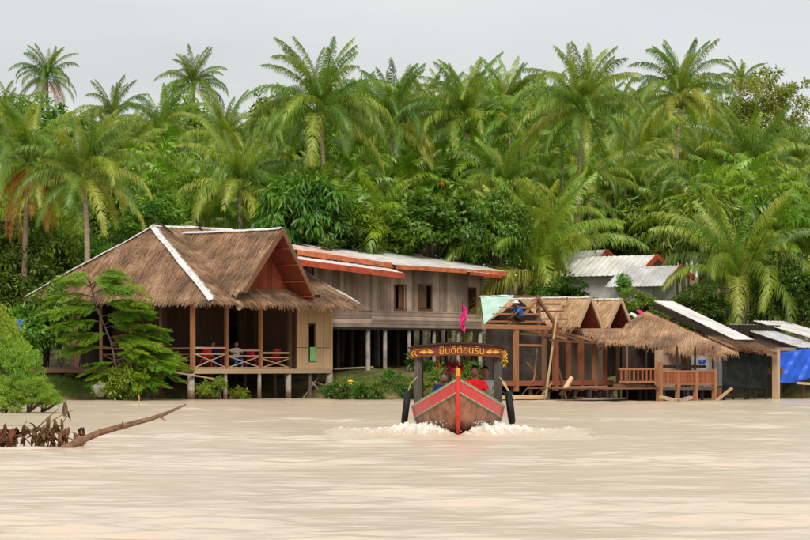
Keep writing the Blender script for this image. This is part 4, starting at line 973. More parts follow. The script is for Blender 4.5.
# someone at the veranda railing
vm = dict(SIT, ell=(-.26, .14, .28), elr=(.26, .14, .28), wrl=(-.1, .36, .3), wrr=(.12, .36, .28))
person('person in white top and blue trousers seated behind the veranda railing', A(A.s(236, 2.15), 2.15, fz + .42), R(200), vm, 'cloth_white', 'cloth_blue', 'skin')
person('person in dark blue clothes sitting in the veranda shade', A(A.s(212.5, 2.6), 2.6, fz + .42), R(215), SIT, 'cloth_navy', 'cloth_navy', 'skin')

# ------------------------------------------------------------------ the long-tail boat
BX, BY = (456.5 - 405) / FPX * 61.0, 59.0
def bp_(x, y, z): return Vector((BX + x + y * 0.018, BY + y, z))
bt = thing('longtail_boat', 'red banded wooden passenger boat with arched canopy coming head on', 'boat', bp_(0, 4, 0))
ys = [0, .25, .6, 1.1, 1.8, 2.7, 3.8, 5, 7, 9, 11, 12.2]
bs = [.035, .17, .35, .56, .76, .91, .98, 1.01, 1.0, .94, .8, .6]
gs_ = [1.22, 1.14, 1.03, .905, .785, .685, .61, .585, .58, .6, .63, .66]
ks = [.95, .52, .2, -.06, -.2, -.28, -.3, -.3, -.3, -.3, -.25, -.15]
def hull_pt(y, q, off=0.0):
    b = np.interp(y, ys, bs); g_ = np.interp(y, ys, gs_); k = np.interp(y, ys, ks)
    x = (b - .03) * math.cos(q * math.pi / 2) ** .62 + .03 + off; return x, g_ + (k - g_) * math.sin(q * math.pi / 2) ** 1.25
YY = [0, .12, .25, .42, .6, .85, 1.1, 1.45, 1.8, 2.25, 2.7, 3.2, 3.8, 4.4, 5, 6, 7, 8, 9, 10, 11, 11.7, 12.2]
def q_drop(y, d):
    g_ = np.interp(y, ys, gs_); k = np.interp(y, ys, ks); return math.asin(min(1, (d / max(.05, g_ - k))) ** .8) * 2 / math.pi
def loft(name, q0, q1, nq, off, mat, parent, yy=YY):
    m_ = MB()
    for sd in (-1, 1):
        vs_ = []
        for y in yy:
            for j in range(nq + 1):
                x, z = hull_pt(y, (q_drop(y, q1) if q1 < 1 else q0 + q1 - q0) * j / nq, off); vs_.append(bp_(sd * x, y, z))
        fs_ = [(i * (nq + 1) + j, i * (nq + 1) + j + 1, (i + 1) * (nq + 1) + j + 1, (i + 1) * (nq + 1) + j) for i in range(len(yy) - 1) for j in range(nq)]
        if sd < 0: fs_ = [f[::-1] for f in fs_]
        m_.add(vs_, fs_)
    return m_
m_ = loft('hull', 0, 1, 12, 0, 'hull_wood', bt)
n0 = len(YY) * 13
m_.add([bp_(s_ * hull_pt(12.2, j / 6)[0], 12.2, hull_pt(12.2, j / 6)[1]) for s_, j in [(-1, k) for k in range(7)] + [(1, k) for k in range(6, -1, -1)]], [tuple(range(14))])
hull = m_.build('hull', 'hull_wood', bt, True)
loft('band', 0.0, .27, 4, .014, 'paint_red', bt).build('painted_band', 'paint_red', bt, True)
for nm, q, mt, r_, of in (('gunwale', 0.0, 'paint_green', .017, .018), ('gunwale_line', .026, 'paint_cream', .012, .02), ('band_line', .27, 'paint_cream', .010, .02), ('band_line', .295, 'paint_green', .009, .014)):
    for sd in (-1, 1):
        m_ = MB(); m_.tube([bp_(sd * (hull_pt(y, q_drop(y, q))[0] + of), y, hull_pt(y, q_drop(y, q))[1]) for y in YY], r_, 6); m_.build(nm, mt, bt, True)
m_ = MB(); sp = [(-.10, 1.30), (-.06, 1.22), (0, 1.0), (.1, .75), (.24, .48), (.45, .22), (.75, 0), (1.1, -.15)]
for (y0, z0), (y1, z1) in zip(sp[:-1], sp[1:]):
    wd = .036; m_.add([bp_(-wd, y0 - .07, z0), bp_(wd, y0 - .07, z0), bp_(wd, y0 + .12, z0), bp_(-wd, y0 + .12, z0), bp_(-wd, y1 - .07, z1), bp_(wd, y1 - .07, z1), bp_(wd, y1 + .12, z1), bp_(-wd, y1 + .12, z1)],
              [(0, 1, 5, 4), (1, 2, 6, 5), (2, 3, 7, 6), (3, 0, 4, 7), (0, 3, 2, 1), (4, 5, 6, 7)])
m_.build('stem_post', 'paint_red', bt)
m_ = MB(); m_.tube([bp_(0, -.13, 1.30), bp_(0, -.14, 1.38), bp_(0, -.145, 1.455)], [.046, .042, .03], 4); m_.build('stem_head', 'paint_gold', bt)
# foredeck, thwarts, floor
for i in range(9):
    y = .35 + i * .2; b = hull_pt(y, 0)[0] - .03; z = hull_pt(y + .1, 0)[1] - .09; bar('deck_plank', bp_(-b, y, z), bp_(b, y, z), .19, .03, 'wood_orange', bt)
for i in range(12):
    y = 2.5 + i * .75; b = hull_pt(y, .3)[0] - .03; bar('floor_plank', bp_(-b, y, .08), bp_(b, y, .08), .7, .03, 'wood_brown', bt)
for y in (3.2, 4.9, 6.1, 7.3, 8.5):
    b = hull_pt(y, .1)[0] - .02; bar('bench', bp_(-b, y, .42), bp_(b, y, .42), .3, .04, 'wood_brown', bt)
# canopy
cy0, cy1, cw = 4.15, 9.4, 1.06
def ctop(x): return 1.985 - .10 * (x / cw) ** 2
m_ = MB(); k = 14; vs_ = []
for y in (cy0 - .1, cy1):
    for i in range(k + 1): x = -cw - .04 + (2 * cw + .08) * i / k; vs_ += [bp_(x, y, ctop(x) + .03), bp_(x, y, ctop(x) - .005)]
st_ = 2 * (k + 1); fs_ = []
for i in range(k):
    a = 2 * i; fs_ += [(a, a + 2, st_ + a + 2, st_ + a), (a + 1, st_ + a + 1, st_ + a + 3, a + 3), (a, a + 1, a + 3, a + 2), (st_ + a, st_ + a + 2, st_ + a + 3, st_ + a + 1)]
fs_ += [(0, st_, st_ + 1, 1), (2 * k, 2 * k + 1, st_ + 2 * k + 1, st_ + 2 * k)]
m_.add(vs_, fs_); cpy = m_.build('canopy_roof', 'canopy_brown', bt)
m_ = MB(); vs_ = []
for yy_ in (cy0 - .02, cy0 + .03):
    for i in range(k + 1): x = -cw + 2 * cw * i / k; vs_ += [bp_(x, yy_, ctop(x) - .006), bp_(x, yy_, 1.725 - .075 * (x / cw) ** 2)]
fs_ = []
for i in range(k):
    a = 2 * i; fs_ += [(a, a + 1, a + 3, a + 2), (st_ + a, st_ + a + 2, st_ + a + 3, st_ + a + 1), (a, a + 2, st_ + a + 2, st_ + a), (a + 1, st_ + a + 1, st_ + a + 3, a + 3)]
fs_ += [(0, st_, st_ + 1, 1), (2 * k, 2 * k + 1, st_ + 2 * k + 1, st_ + 2 * k)]
m_.add(vs_, fs_); sign = m_.build('name_board', 'paint_maroon', bt)
for sd in (-1, 1):
    for y in (4.3, 6.0, 7.7, 9.2):
        bar('canopy_post', bp_(sd * .88, y, .45), bp_(sd * .88, y, 1.9), .13 if y < 5 else .09, .12 if y < 5 else .08, 'wood_greydark' if y < 5 else 'wood_brown', bt)
    bar('canopy_rail', bp_(sd * .98, cy0 + .05, 1.80), bp_(sd * .98, cy1, 1.80), .06, .1, 'wood_brown', bt)
for y in (4.4, 5.7, 7.0, 8.3): bar('canopy_beam', bp_(-.95, y, 1.84), bp_(.95, y, 1.84), .07, .07, 'wood_brown', bt)
# lettering and gilt ornaments on the board
cu = bpy.data.curves.new('lettering', 'FONT'); cu.body = '\u0e22\u0e34\u0e19\u0e14\u0e35\u0e15\u0e49\u0e2d\u0e19\u0e23\u0e31\u0e1a'; cu.size = .235; cu.align_x = 'CENTER'; cu.align_y = 'BOTTOM_BASELINE'; cu.extrude = .006; cu.offset = 0
to = bpy.data.objects.new('tmp', cu); col.objects.link(to); dg = bpy.context.evaluated_depsgraph_get(); dg.update()
tm = bpy.data.meshes.new_from_object(to.evaluated_get(dg)); bpy.data.objects.remove(to)
tm.materials.clear(); tm.materials.append(M('paint_gold'))
xs_ = [v.co.x for v in tm.vertices]; tw2 = max(xs_) - min(xs_); zs_ = [v.co.y for v in tm.vertices]
for v in tm.vertices:
    x = v.co.x * .98 / tw2; v.co = Vector((x, -v.co.z, v.co.y - .10 * (x / cw) ** 2))
put('lettering', tm, sign, Matrix.Translation(bp_(.08, cy0 - .03, 1.765)))
def orn(name, pts, r_):
    m_ = MB(); m_.tube([bp_(x, cy0 - .028, z) for x, z in pts], r_, 6); return m_.build(name, 'paint_gold', sign)
def arrow(x0, x1, z):
    d = 1 if x1 > x0 else -1
    m_ = MB(); y_ = cy0 - .03
    for (a, b) in ((0, .35), (.42, .7)):
        xa, xb = x0 + (x1 - x0) * a, x0 + (x1 - x0) * (b + .3)
        m_.add([bp_(xa, y_, z), bp_((xa + xb) / 2, y_ - .008, z + .045), bp_(xb, y_, z), bp_((xa + xb) / 2, y_ - .008, z - .045), bp_((xa + xb) / 2, y_ + .012, z)], [(0, 1, 2), (0, 2, 3), (1, 0, 4), (2, 1, 4), (3, 2, 4), (0, 3, 4)])
    m_.build('ornament', 'paint_gold', sign)
arrow(-.86, -.52, 1.80); arrow(.92, .60, 1.80)
orn('ornament', [(-.99, 1.70), (-1.02, 1.76), (-.98, 1.83), (-.93, 1.80), (-.95, 1.75), (-.9, 1.71)], .014); orn('ornament', [(-.95, 1.845), (-.7, 1.87), (-.58, 1.82)], .011)
orn('ornament', [(.99, 1.70), (1.02, 1.76), (.97, 1.82), (.94, 1.77), (.98, 1.74)], .014); orn('ornament', [(.95, 1.845), (.76, 1.87), (.66, 1.82)], .011)
# tyres hung over both sides
def tyre(x, lab, tilt):
    rt = thing('tyre_fender', lab, 'tyre', bp_(x, 4.0, .58)); m_ = MB(); n1_, n2_ = 28, 12; vs_ = []
    for i in range(n1_):
        a = 6.2832 * i / n1_
        for j in range(n2_):
            b = 6.2832 * j / n2_; r_ = .31 + .07 * math.cos(b) * (1.0 if math.cos(b) < .7 else .92); vs_.append(Vector((.068 * math.sin(b) * 1.05, r_ * math.cos(a), r_ * math.sin(a))))
    m_.add(vs_, [(i * n2_ + j, i * n2_ + (j + 1) % n2_, ((i + 1) % n1_) * n2_ + (j + 1) % n2_, ((i + 1) % n1_) * n2_ + j) for i in range(n1_) for j in range(n2_)])
    put('tyre', m_.mesh('tyre', 'rubber', True), rt, Matrix.Translation(bp_(x, 4.0, .58)) @ Matrix.Rotation(tilt, 4, 'Y'))
    sx = 1 if x > 0 else -1
    m_ = MB(); m_.tube([bp_(x - sx * .02, 4.0, .86), bp_(x - sx * .1, 4.05, 1.1), bp_(sx * .9, 4.25, 1.25)], .012, 6); m_.build('rope', 'wood_tan', rt)
tyre(-1.14, 'black tyre hung over the boat side by the flourish end of its board', R(7)); tyre(1.14, 'black tyre hung over the boat side below the yellow flowers', R(-7))
# flowers and streamers
def flowers(name, lab, c, n, spread, mats, cat='flowers', r_=.035, seed=1):
    rr = random.Random(seed); rt = thing(name, lab, cat, c)
    for mt in mats:
        m_ = MB()
        for i in range(n):
            q = Vector(c) + Vector((rr.gauss(0, spread[0]), rr.gauss(0, spread[1]), rr.gauss(0, spread[2])))
            ax = Vector((rr.uniform(-1, 1), rr.uniform(-1, -.2), rr.uniform(-.4, 1))).normalized(); a_ = ax.orthogonal().normalized(); b_ = ax.cross(a_)
            vs_ = [q] + [q + (a_ * math.cos(6.2832 * k / 10) + b_ * math.sin(6.2832 * k / 10)) * r_ * (1.2 if k % 2 else .6) + ax * r_ * .4 for k in range(10)] + [q - ax * .012]
            m_.add(vs_, [(0, k + 1, (k + 1) % 10 + 1) for k in range(10)] + [(11, (k + 1) % 10 + 1, k + 1) for k in range(10)])
        m_.build('blossom', mt, rt)
    m_ = MB(); m_.tube([Vector(c) + Vector((0, .02, .25)), Vector(c), Vector(c) + Vector((.02, .02, -.2))], .012, 5); m_.build('string', 'leaf_mid', rt)
flowers('yellow_flowers', 'bunch of yellow flowers tied at the canopy corner', bp_(1.03, 4.05, 1.63), 16, (.045, .04, .09), ['yellow'], r_=.04, seed=3)
flowers('red_garland', 'red and pink flower garland hanging under the canopy', bp_(-.12, 4.6, 1.45), 30, (.10, .05, .06), ['cloth_red', 'paint_maroon', 'cloth_pink'], r_=.035, seed=4)
flowers('small_red_flowers', 'small red flower bunch hanging by the canopy post', bp_(-.42, 4.3, 1.52), 7, (.03, .03, .06), ['cloth_red'], r_=.04, seed=5)
fl = thing('pink_streamer', 'bright pink cloth streamer flying from a thin pole above the canopy', 'flag', bp_(.1, 6.6, 2.0))
pole('streamer_pole', bp_(.1, 6.6, 1.95), bp_(.1, 6.6, 2.92), .02, 'wood_dark', fl)
def stream(a, b):
    z = 2.9 - b * .62; x = .1 + (a - .3) * (.05 + .07 * math.sin(b * 9 + .6) ** 2 + .06 * b * (1 - b)) + .03 * math.sin(b * 7)
    return bp_(x, 6.57 + .05 * math.sin(b * 11 + a * 9) + .03 * math.sin(a * 14), z - a * .06)
cloth('streamer_cloth', stream, 8, 22, 'cloth_pink', fl)
# people aboard
kid = dict(SIT, knl=(-.14, .3, .2), knr=(.14, .3, .2), anl=(-.12, .28, -.2), anr=(.12, .28, -.2), wrl=(-.1, .3, .2), wrr=(.1, .3, .2), head=(0, .08, .65))
person('person with short black hair crouching behind the bow', bp_(-.30, 3.25, .60), R(170), kid, 'cloth_navy', 'cloth_navy', 'skin_dark', scale=.97, head_turn=.3)
person('person in bright red shirt seated behind the boat stem', bp_(.36, 4.6, .62), R(186), SIT, 'cloth_red', 'cloth_navy', 'skin_dark', scale=1.12, head_turn=-.3)
person('person in white shirt sitting behind the red shirted passenger', bp_(.62, 6.1, .62), R(170), SIT, 'cloth_white', 'wood_dark', 'skin', scale=1.1)
person('person in maroon shirt half hidden behind the garland', bp_(-.2, 6.1, .56), R(190), SIT, 'fascia_red', 'cloth_navy', 'skin_dark', scale=1.1)

# ------------------------------------------------------------------ bow wave and foam
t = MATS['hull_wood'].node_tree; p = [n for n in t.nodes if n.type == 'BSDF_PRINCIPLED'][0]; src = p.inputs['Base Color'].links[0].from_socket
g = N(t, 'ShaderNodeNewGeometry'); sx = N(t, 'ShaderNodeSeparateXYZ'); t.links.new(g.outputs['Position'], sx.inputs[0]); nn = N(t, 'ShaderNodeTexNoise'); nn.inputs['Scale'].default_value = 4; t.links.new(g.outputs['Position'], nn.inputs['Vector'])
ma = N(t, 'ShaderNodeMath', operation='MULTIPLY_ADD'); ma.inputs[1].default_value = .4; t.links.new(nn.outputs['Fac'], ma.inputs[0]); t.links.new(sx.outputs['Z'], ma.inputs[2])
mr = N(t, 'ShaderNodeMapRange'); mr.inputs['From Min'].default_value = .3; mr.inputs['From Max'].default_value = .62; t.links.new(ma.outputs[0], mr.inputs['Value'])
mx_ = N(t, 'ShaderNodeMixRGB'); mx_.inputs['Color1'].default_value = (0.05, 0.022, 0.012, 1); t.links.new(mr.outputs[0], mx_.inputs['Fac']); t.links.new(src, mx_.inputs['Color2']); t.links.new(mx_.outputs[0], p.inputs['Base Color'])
m, t = newmat('foam'); p = principled(t, 0.35, 0.35)
g = N(t, 'ShaderNodeNewGeometry'); n1 = N(t, 'ShaderNodeTexNoise'); n1.inputs['Scale'].default_value = 7; n1.inputs['Detail'].default_value = 8; n1.inputs['Roughness'].default_value = .7
at_ = N(t, 'ShaderNodeAttribute'); at_.attribute_name = 'foam'
t.links.new(g.outputs['Position'], n1.inputs['Vector'])
ad = N(t, 'ShaderNodeMath', operation='ADD'); t.links.new(n1.outputs['Fac'], ad.inputs[0]); t.links.new(at_.outputs['Fac'], ad.inputs[1])
r = ramp(t, (0.705, 0.565, 0.42), (0.88, 0.83, 0.76), .66, 1.0); r.color_ramp.elements.new(.8).color = (0.74, 0.64, 0.52, 1)
t.links.new(ad.outputs[0], r.inputs['Fac']); t.links.new(r.outputs[0], p.inputs['Base Color'])
bb = N(t, 'ShaderNodeBump'); bb.inputs['Strength'].default_value = .9; bb.inputs['Distance'].default_value = .04; t.links.new(n1.outputs['Fac'], bb.inputs['Height']); t.links.new(bb.outputs[0], p.inputs['Normal'])
rf = np.random.default_rng(5); xs = np.arange(-3.6, 3.6, .025); yw = np.arange(-1.4, 10.5, .04); X, Yg = np.meshgrid(xs, yw)
nzf = np.zeros_like(X)
for _ in range(40):
    wl = np.exp(rf.uniform(np.log(.07), np.log(.6))); th = rf.uniform(0, 3.14); nzf += wl ** .45 * np.sin(2 * np.pi / wl * (X * np.cos(th) + Yg * np.sin(th)) + rf.uniform(0, 6.3))
nzf /= nzf.std()
hb = np.interp(Yg, [-.2, .5, .8, 1.3, 2, 3, 4, 6.5], [0, .05, .22, .42, .68, .86, .95, .97])
dist = np.abs(X) - hb
crest = np.clip((Yg + .1) / 1.2, 0, 1)
offs = .10 + .10 * np.clip(Yg, 0, 6)
H = .24 * crest * np.exp(-((dist - offs) / (.16 + .05 * np.clip(Yg, 0, 6))) ** 2) * np.exp(-np.clip(Yg - 2.0, 0, 9) / 2.6)
H += .045 * np.exp(-((dist - .22 * Yg - .1) / (.12 + .03 * np.clip(Yg, 0, 12))) ** 2) * np.clip(Yg / 1.5, 0, 1)  + .0 * np.exp(-((dist - .7) / .4) ** 2) * np.clip((Yg - 1.0) / 2, 0, 1) * np.exp(-np.clip(Yg - 4, 0, 9) / 2.5)
bowhump = .05 * np.exp(-((Yg + .3) / .35) ** 2 - (X / .9) ** 2)
foamv = np.clip(H * 2.6 + .16 * nzf * (H > .02), 0, 1)
edge = np.clip(np.minimum.reduce([(3.55 - np.abs(X)) / 1.0, (Yg + 1.4) / .6, (10.5 - Yg) / 3]), 0, 1)
Zf = (.022 + H * np.clip(1 + .12 * nzf, .1, 2.2) + bowhump + .010 * nzf * crest) * edge - .05 * (1 - edge)
V = np.stack([X + BX + Yg * .018, Yg + BY, Zf], -1).reshape(-1, 3); nx = len(xs)
i = np.arange(len(yw) - 1)[:, None] * nx + np.arange(nx - 1)[None, :]
Fq = np.stack([i, i + 1, i + nx + 1, i + nx], -1).reshape(-1, 4)
keep = (np.abs(X) > hb - .08)[:-1, :-1].reshape(-1); Fq = Fq[keep]
me = np_mesh('bow_wave', V, Fq, np.full(len(Fq), 4), 'foam', True)
fa = me.attributes.new('foam', 'FLOAT', 'POINT'); vals = (foamv * edge).astype(np.float32).ravel()
if len(me.vertices) == len(vals): fa.data.foreach_set('value', vals)
tag(put('bow_wave', me), 'creamy white bow wave churned up along both sides of the boat', 'foam', kind='stuff')
m_ = MB(); rr = random.Random(9)
for k in range(520):
    sd = rr.choice((-1, 1)); y = abs(rr.gauss(0, 1.3)) + .6; b = float(np.interp(y, [0, .5, .8, 1.3, 2, 3, 4, 6.5], [0, .05, .22, .42, .68, .86, .95, .97])) + .16 + .08 * y + rr.gauss(0, .14)
    c_ = Vector((BX + sd * b + y * .018, BY + y, max(.03, rr.uniform(.12, .46) * math.exp(-y / 3.5)))); r_ = rr.uniform(.006, .02)
    m_.add([c_ + Vector(d) * r_ for d in ((1, 0, 0), (-1, 0, 0), (0, 1, 0), (0, -1, 0), (0, 0, 1), (0, 0, -1))], [(0, 2, 4), (2, 1, 4), (1, 3, 4), (3, 0, 4), (2, 0, 5), (1, 2, 5), (3, 1, 5), (0, 3, 5)])
me = m_.build('spray', 'cap_white'); tag(me, 'fine white spray drops thrown up beside the bow', 'spray', kind='stuff')

# ------------------------------------------------------------------ driftwood in the near water
dw = thing('driftwood_branch', 'long bare branch slanting up out of the near water', 'branch', W(62, 450, 52.6))
pts = [W(55, 454, 52.6), W(66, 448, 52.6), W(82, 440, 52.7), W(100, 432.5, 52.8), (W(120, 427, 52.9)), W(137, 422.5, 53), W(152, 418.5, 53.1), W(166, 413.5, 53.2), W(177, 408.5, 53.3), W(186, 404.5, 53.35)]
m_ = MB(); m_.tube(pts, [.075, .075, .066, .06, .055, .047, .043, .034, .024, .010], 9); m_.build('stem', 'driftwood', dw, True)
for a_, b_, r_ in (((121, 427), (122.5, 421.5), .018), ((160, 417), (166, 421), .016), ((100, 432), (99, 428.5), .016), ((137, 423), (134, 426), .02)):
    m_ = MB(); m_.tube([W(*a_, 52.85), W((a_[0] + b_[0]) / 2 + .5, (a_[1] + b_[1]) / 2, 52.8), W(*b_, 52.75)], [r_ * 1.4, r_, r_ * .4], 6); m_.build('twig', 'driftwood', dw, True)
for f in (.33, .5, .66):
    i0 = int(f * 9); m_ = MB(); c_ = pts[i0]; d = (pts[i0 + 1] - c_).normalized(); m_.tube([c_ - d * .07, c_, c_ + d * .07], [.03, .07 - .02 * f, .03], 8); m_.build('knot', 'driftwood', dw, True)
db = thing('dead_leafy_branch', 'floating dead branch with curled brown leaves beside the bare branch', 'branch', W(30, 446, 53.4))
mainp = [W(-22, 437, 53.6), W(0, 440.5, 53.6), W(14, 437, 53.6), W(28, 431.5, 53.6), W(40, 429, 53.6), W(54, 431, 53.6), W(66, 437, 53.5)]
m_ = MB(); m_.tube(mainp, [.05, .05, .048, .042, .036, .028, .018], 8); m_.build('stem', 'driftwood', db, True)
for pl in ([(40, 429), (52, 421), (60, 416), (69, 412), (74, 410)], [(54, 431), (62, 424), (67, 416)], [(60, 434), (72, 432), (82, 439), (87, 444)], [(30, 431), (24, 425), (27, 421)], [(5, 439), (5, 427), (6, 422)], [(48, 430), (56, 438), (60, 445)], [(20, 435), (28, 441), (32, 446)], [(66, 437), (76, 441), (83, 446)], [(36, 429), (50, 416), (58, 409)], [(0, 425.5), (40, 425.3), (78, 425.2)]):
    m_ = MB(); rr_ = .014 if pl[0][0] else .006; m_.tube([W(x, y, 53.55 + .02 * k) for k, (x, y) in enumerate(pl)], [rr_ * (1 - .15 * k) for k in range(len(pl))], 6); m_.build('twig', 'driftwood', db, True)
def curled_leaf(c, ln, wd, az, pitch, curl, parent, mat='leaf_brown'):
    m_ = MB(); n_ = 6; vs_ = []; p_ = Vector((0, 0, 0)); a = pitch
    for k in range(n_ + 1):
        f = k / n_; w_ = wd * math.sin(math.pi * min(1, .06 + .94 * f)) ** .8 * .5 + .004
        nr = Vector((-math.sin(a), 0, math.cos(a)))
        vs_ += [p_ + Vector((0, -w_, 0)) + nr * w_ * .55, p_, p_ + Vector((0, w_, 0)) + nr * w_ * .55]
        p_ = p_ + Vector((math.cos(a), 0, math.sin(a))) * ln / n_; a += curl / n_
    fs_ = []
    for k in range(n_):
        b = 3 * k; fs_ += [(b, b + 3, b + 4, b + 1), (b + 1, b + 4, b + 5, b + 2)]
    q = len(vs_); fs_ += [tuple(q + j for j in f[::-1]) for f in fs_]; vs_ += [v - Vector((0, 0, .003)) for v in vs_]
    rm = Matrix.Rotation(az, 3, 'Z'); m_.add([Vector(c) + rm @ v for v in vs_], fs_)
    return m_.build('dead_leaf', mat, parent, True)
rr = random.Random(21)
spots = [(65, 402, -1.4, .30), (68, 411, -1.6, .2), (50, 417, -1.2, .34), (54, 419, -1.6, .36), (61, 419, -1.35, .3), (57, 424, -1.8, .3), (66, 428, -1.3, .22), (47, 420, -1.9, .2), (24, 425, -1.2, .24), (29, 423, -.6, .2), (5, 424, -1.5, .22), (4, 431, -1.7, .3)]
for i in range(105):
    spots.append((rr.choice((rr.uniform(-6, 18), rr.uniform(22, 60), rr.uniform(28, 86))), rr.uniform(427, 441), rr.uniform(-2.3, -.7), rr.uniform(.18, .34)))
for px, py, pt, ln in spots:
    curled_leaf(W(px, py, 53.55 + rr.uniform(-.12, .15)), ln, rr.uniform(.06, .11), rr.uniform(0, 6.28), pt + rr.uniform(-.3, .3), rr.uniform(-2.0, 1.6), db)

# ------------------------------------------------------------------ palms
def frond_mesh(name, mat, length, elev, droop, n_leaf, leaf_len, leaf_w, seed, sag=.8, curve_pow=1.4, twist=0.25, start=.14):
    """one pinnate leaf: arched midrib in the XZ plane with narrow hanging leaflets on both sides"""
    rg = np.random.default_rng(seed); nseg = 26; pts = [np.zeros(3)]; tan = []
    for i in range(nseg):
        f = (i + .5) / nseg; a = elev - droop * f ** curve_pow; d = np.array([math.cos(a), 0, math.sin(a)]); tan.append(d); pts.append(pts[-1] + d * length / nseg)
    pts = np.array(pts); tan = np.array(tan + [tan[-1]]); V = []; F = []; S = []
    # midrib: thin three-sided strip
    for i in range(nseg + 1):
        w_ = .045 * (1 - .85 * i / nseg) * length / 5; up = np.array([-tan[i][2], 0, tan[i][0]])
        V += [pts[i] + np.array([0, w_, 0]), pts[i] - np.array([0, w_, 0]), pts[i] - up * w_ * 1.3]
    for i in range(nseg):
        a = 3 * i
        for j in range(3): F += [a + j, a + (j + 1) % 3, a + 3 + (j + 1) % 3, a + 3 + j]; S.append(4)
    gap_c = rg.uniform(.3, .95, 2)
    for k in range(n_leaf):
        f = start + (1 - start) * (k + .5) / n_leaf; x = f * nseg; i = min(int(x), nseg - 1); P = pts[i] + (pts[i + 1] - pts[i]) * (x - i); T = tan[i]
        up = np.array([-T[2], 0, T[0]])
        prof = (math.sin(math.pi * min(1, .2 + .72 * f)) ** .7) * (1 if f < .9 else 1 - (f - .9) * 3)
        for sd in (-1, 1):
            if rg.random() < .06 or abs(f - gap_c[0]) < .012: continue
            ln = leaf_len * prof * rg.uniform(.65, 1.15); fw = .6 + .5 * f + rg.normal(0, .14) + max(0, math.sin(elev) - .45) * 1.3
            d = T * fw + np.array([0, sd, 0]) * (1 - .3 * f) + up * (.28 - .25 * f + rg.normal(0, .08)); d /= np.linalg.norm(d)
            g_ = np.array([0, 0, -1.0]) * sag * rg.uniform(.55, 1.5)
            m1 = P + d * ln * .45; d2 = d + g_ * .75; d2 /= np.linalg.norm(d2); m2 = m1 + d2 * ln * .33; d3 = d + g_ * 2.0; d3 /= np.linalg.norm(d3); tip = m2 + d3 * ln * .3
            wv = T * leaf_w * .5; b = len(V)
            V += [P - wv * .7, P + wv * .7, m1 + wv, m1 - wv, m2 + wv * .75, m2 - wv * .75, tip]
            F += [b, b + 1, b + 2, b + 3, b + 3, b + 2, b + 4, b + 5, b + 5, b + 4, b + 6]; S += [4, 4, 3]
    return np_mesh(name, np.array(V), F, S, mat)
FR = {}
ELEV = [84, 70, 56, 42, 26, 8, -12, -38]
for ei, e in enumerate(ELEV):
    for v in range(3):
        for mt in ('palm_green', 'palm_light', 'palm_yellow'):
            if mt == 'palm_yellow' and e > 40: continue
            dr = R([48, 84, 108, 122, 118, 100, 76, 46][ei] * (1 + .15 * (v - 1)))
            FR[('c', ei, v, mt)] = frond_mesh('coconut_frond', mt, 4.6, R(e), dr, 118, (.8, .85, .92, 1.0, 1.02, 1.0, .9, .8)[ei], .036, ei * 10 + v, sag=1.1 + .4 * v + (1.4 if e < 30 else (.9 if e < 60 else .2)))
for v in range(2): FR[('dead', v)] = frond_mesh('dead_frond', 'palm_dead', 4.2, R(-38 - 14 * v), R(44), 40, .8, .05, 90 + v, sag=1.6)
for ei, e in enumerate((72, 48, 22, -8)):
    for v in range(2):
        FR[('a', ei, v)] = frond_mesh('areca_frond', 'areca_green', 2.3, R(e), R((60, 80, 85, 70)[ei]), 26, .72, .085, 50 + ei * 2 + v, sag=1.1, start=.2)
def trunk_curve(base, top, bend, n=12):
    return [base.lerp(top, i / n) + bend * math.sin(math.pi * i / n) for i in range(n + 1)]
rp_ = random.Random(101)
BUD = {}
def bud_mesh(kind):
    if kind not in BUD:
        m_ = MB()
        if kind == 'c':
            m_.tube([(0, 0, -.6), (0, 0, -.3), (0, 0, 0), (0, 0, .35)], [.11, .16, .17, .06], 9)
            for k in range(2):
                a = k * 2.6; m_.tube([(0, 0, .2), (.08 * math.cos(a), .08 * math.sin(a), 1.2), (.25 * math.cos(a), .25 * math.sin(a), 2.7)], [.06, .045, .008], 5)
            BUD[kind] = m_.mesh('palm_heart', 'leaf_yellow', True)
        else:
            m_.tube([(0, 0, -.75), (0, 0, -.5), (0, 0, 0), (0, 0, .2)], [.075, .1, .075, .03], 8); m_.tube([(0, 0, .1), (.03, 0, .9)], [.03, .006], 5)
            BUD[kind] = m_.mesh('areca_shaft', 'leaf_bright', True)
    return BUD[kind]
def nuts_mesh():
    if 'nut' not in BUD:
        m_ = MB(); m_.tube([(0, 0, -.13), (0, 0, -.1), (0, 0, 0), (0, 0, .09), (0, 0, .13)], [.02, .08, .12, .08, .02], 8); BUD['nut'] = m_.mesh('coconut', 'coconut_husk', True)
    return BUD['nut']
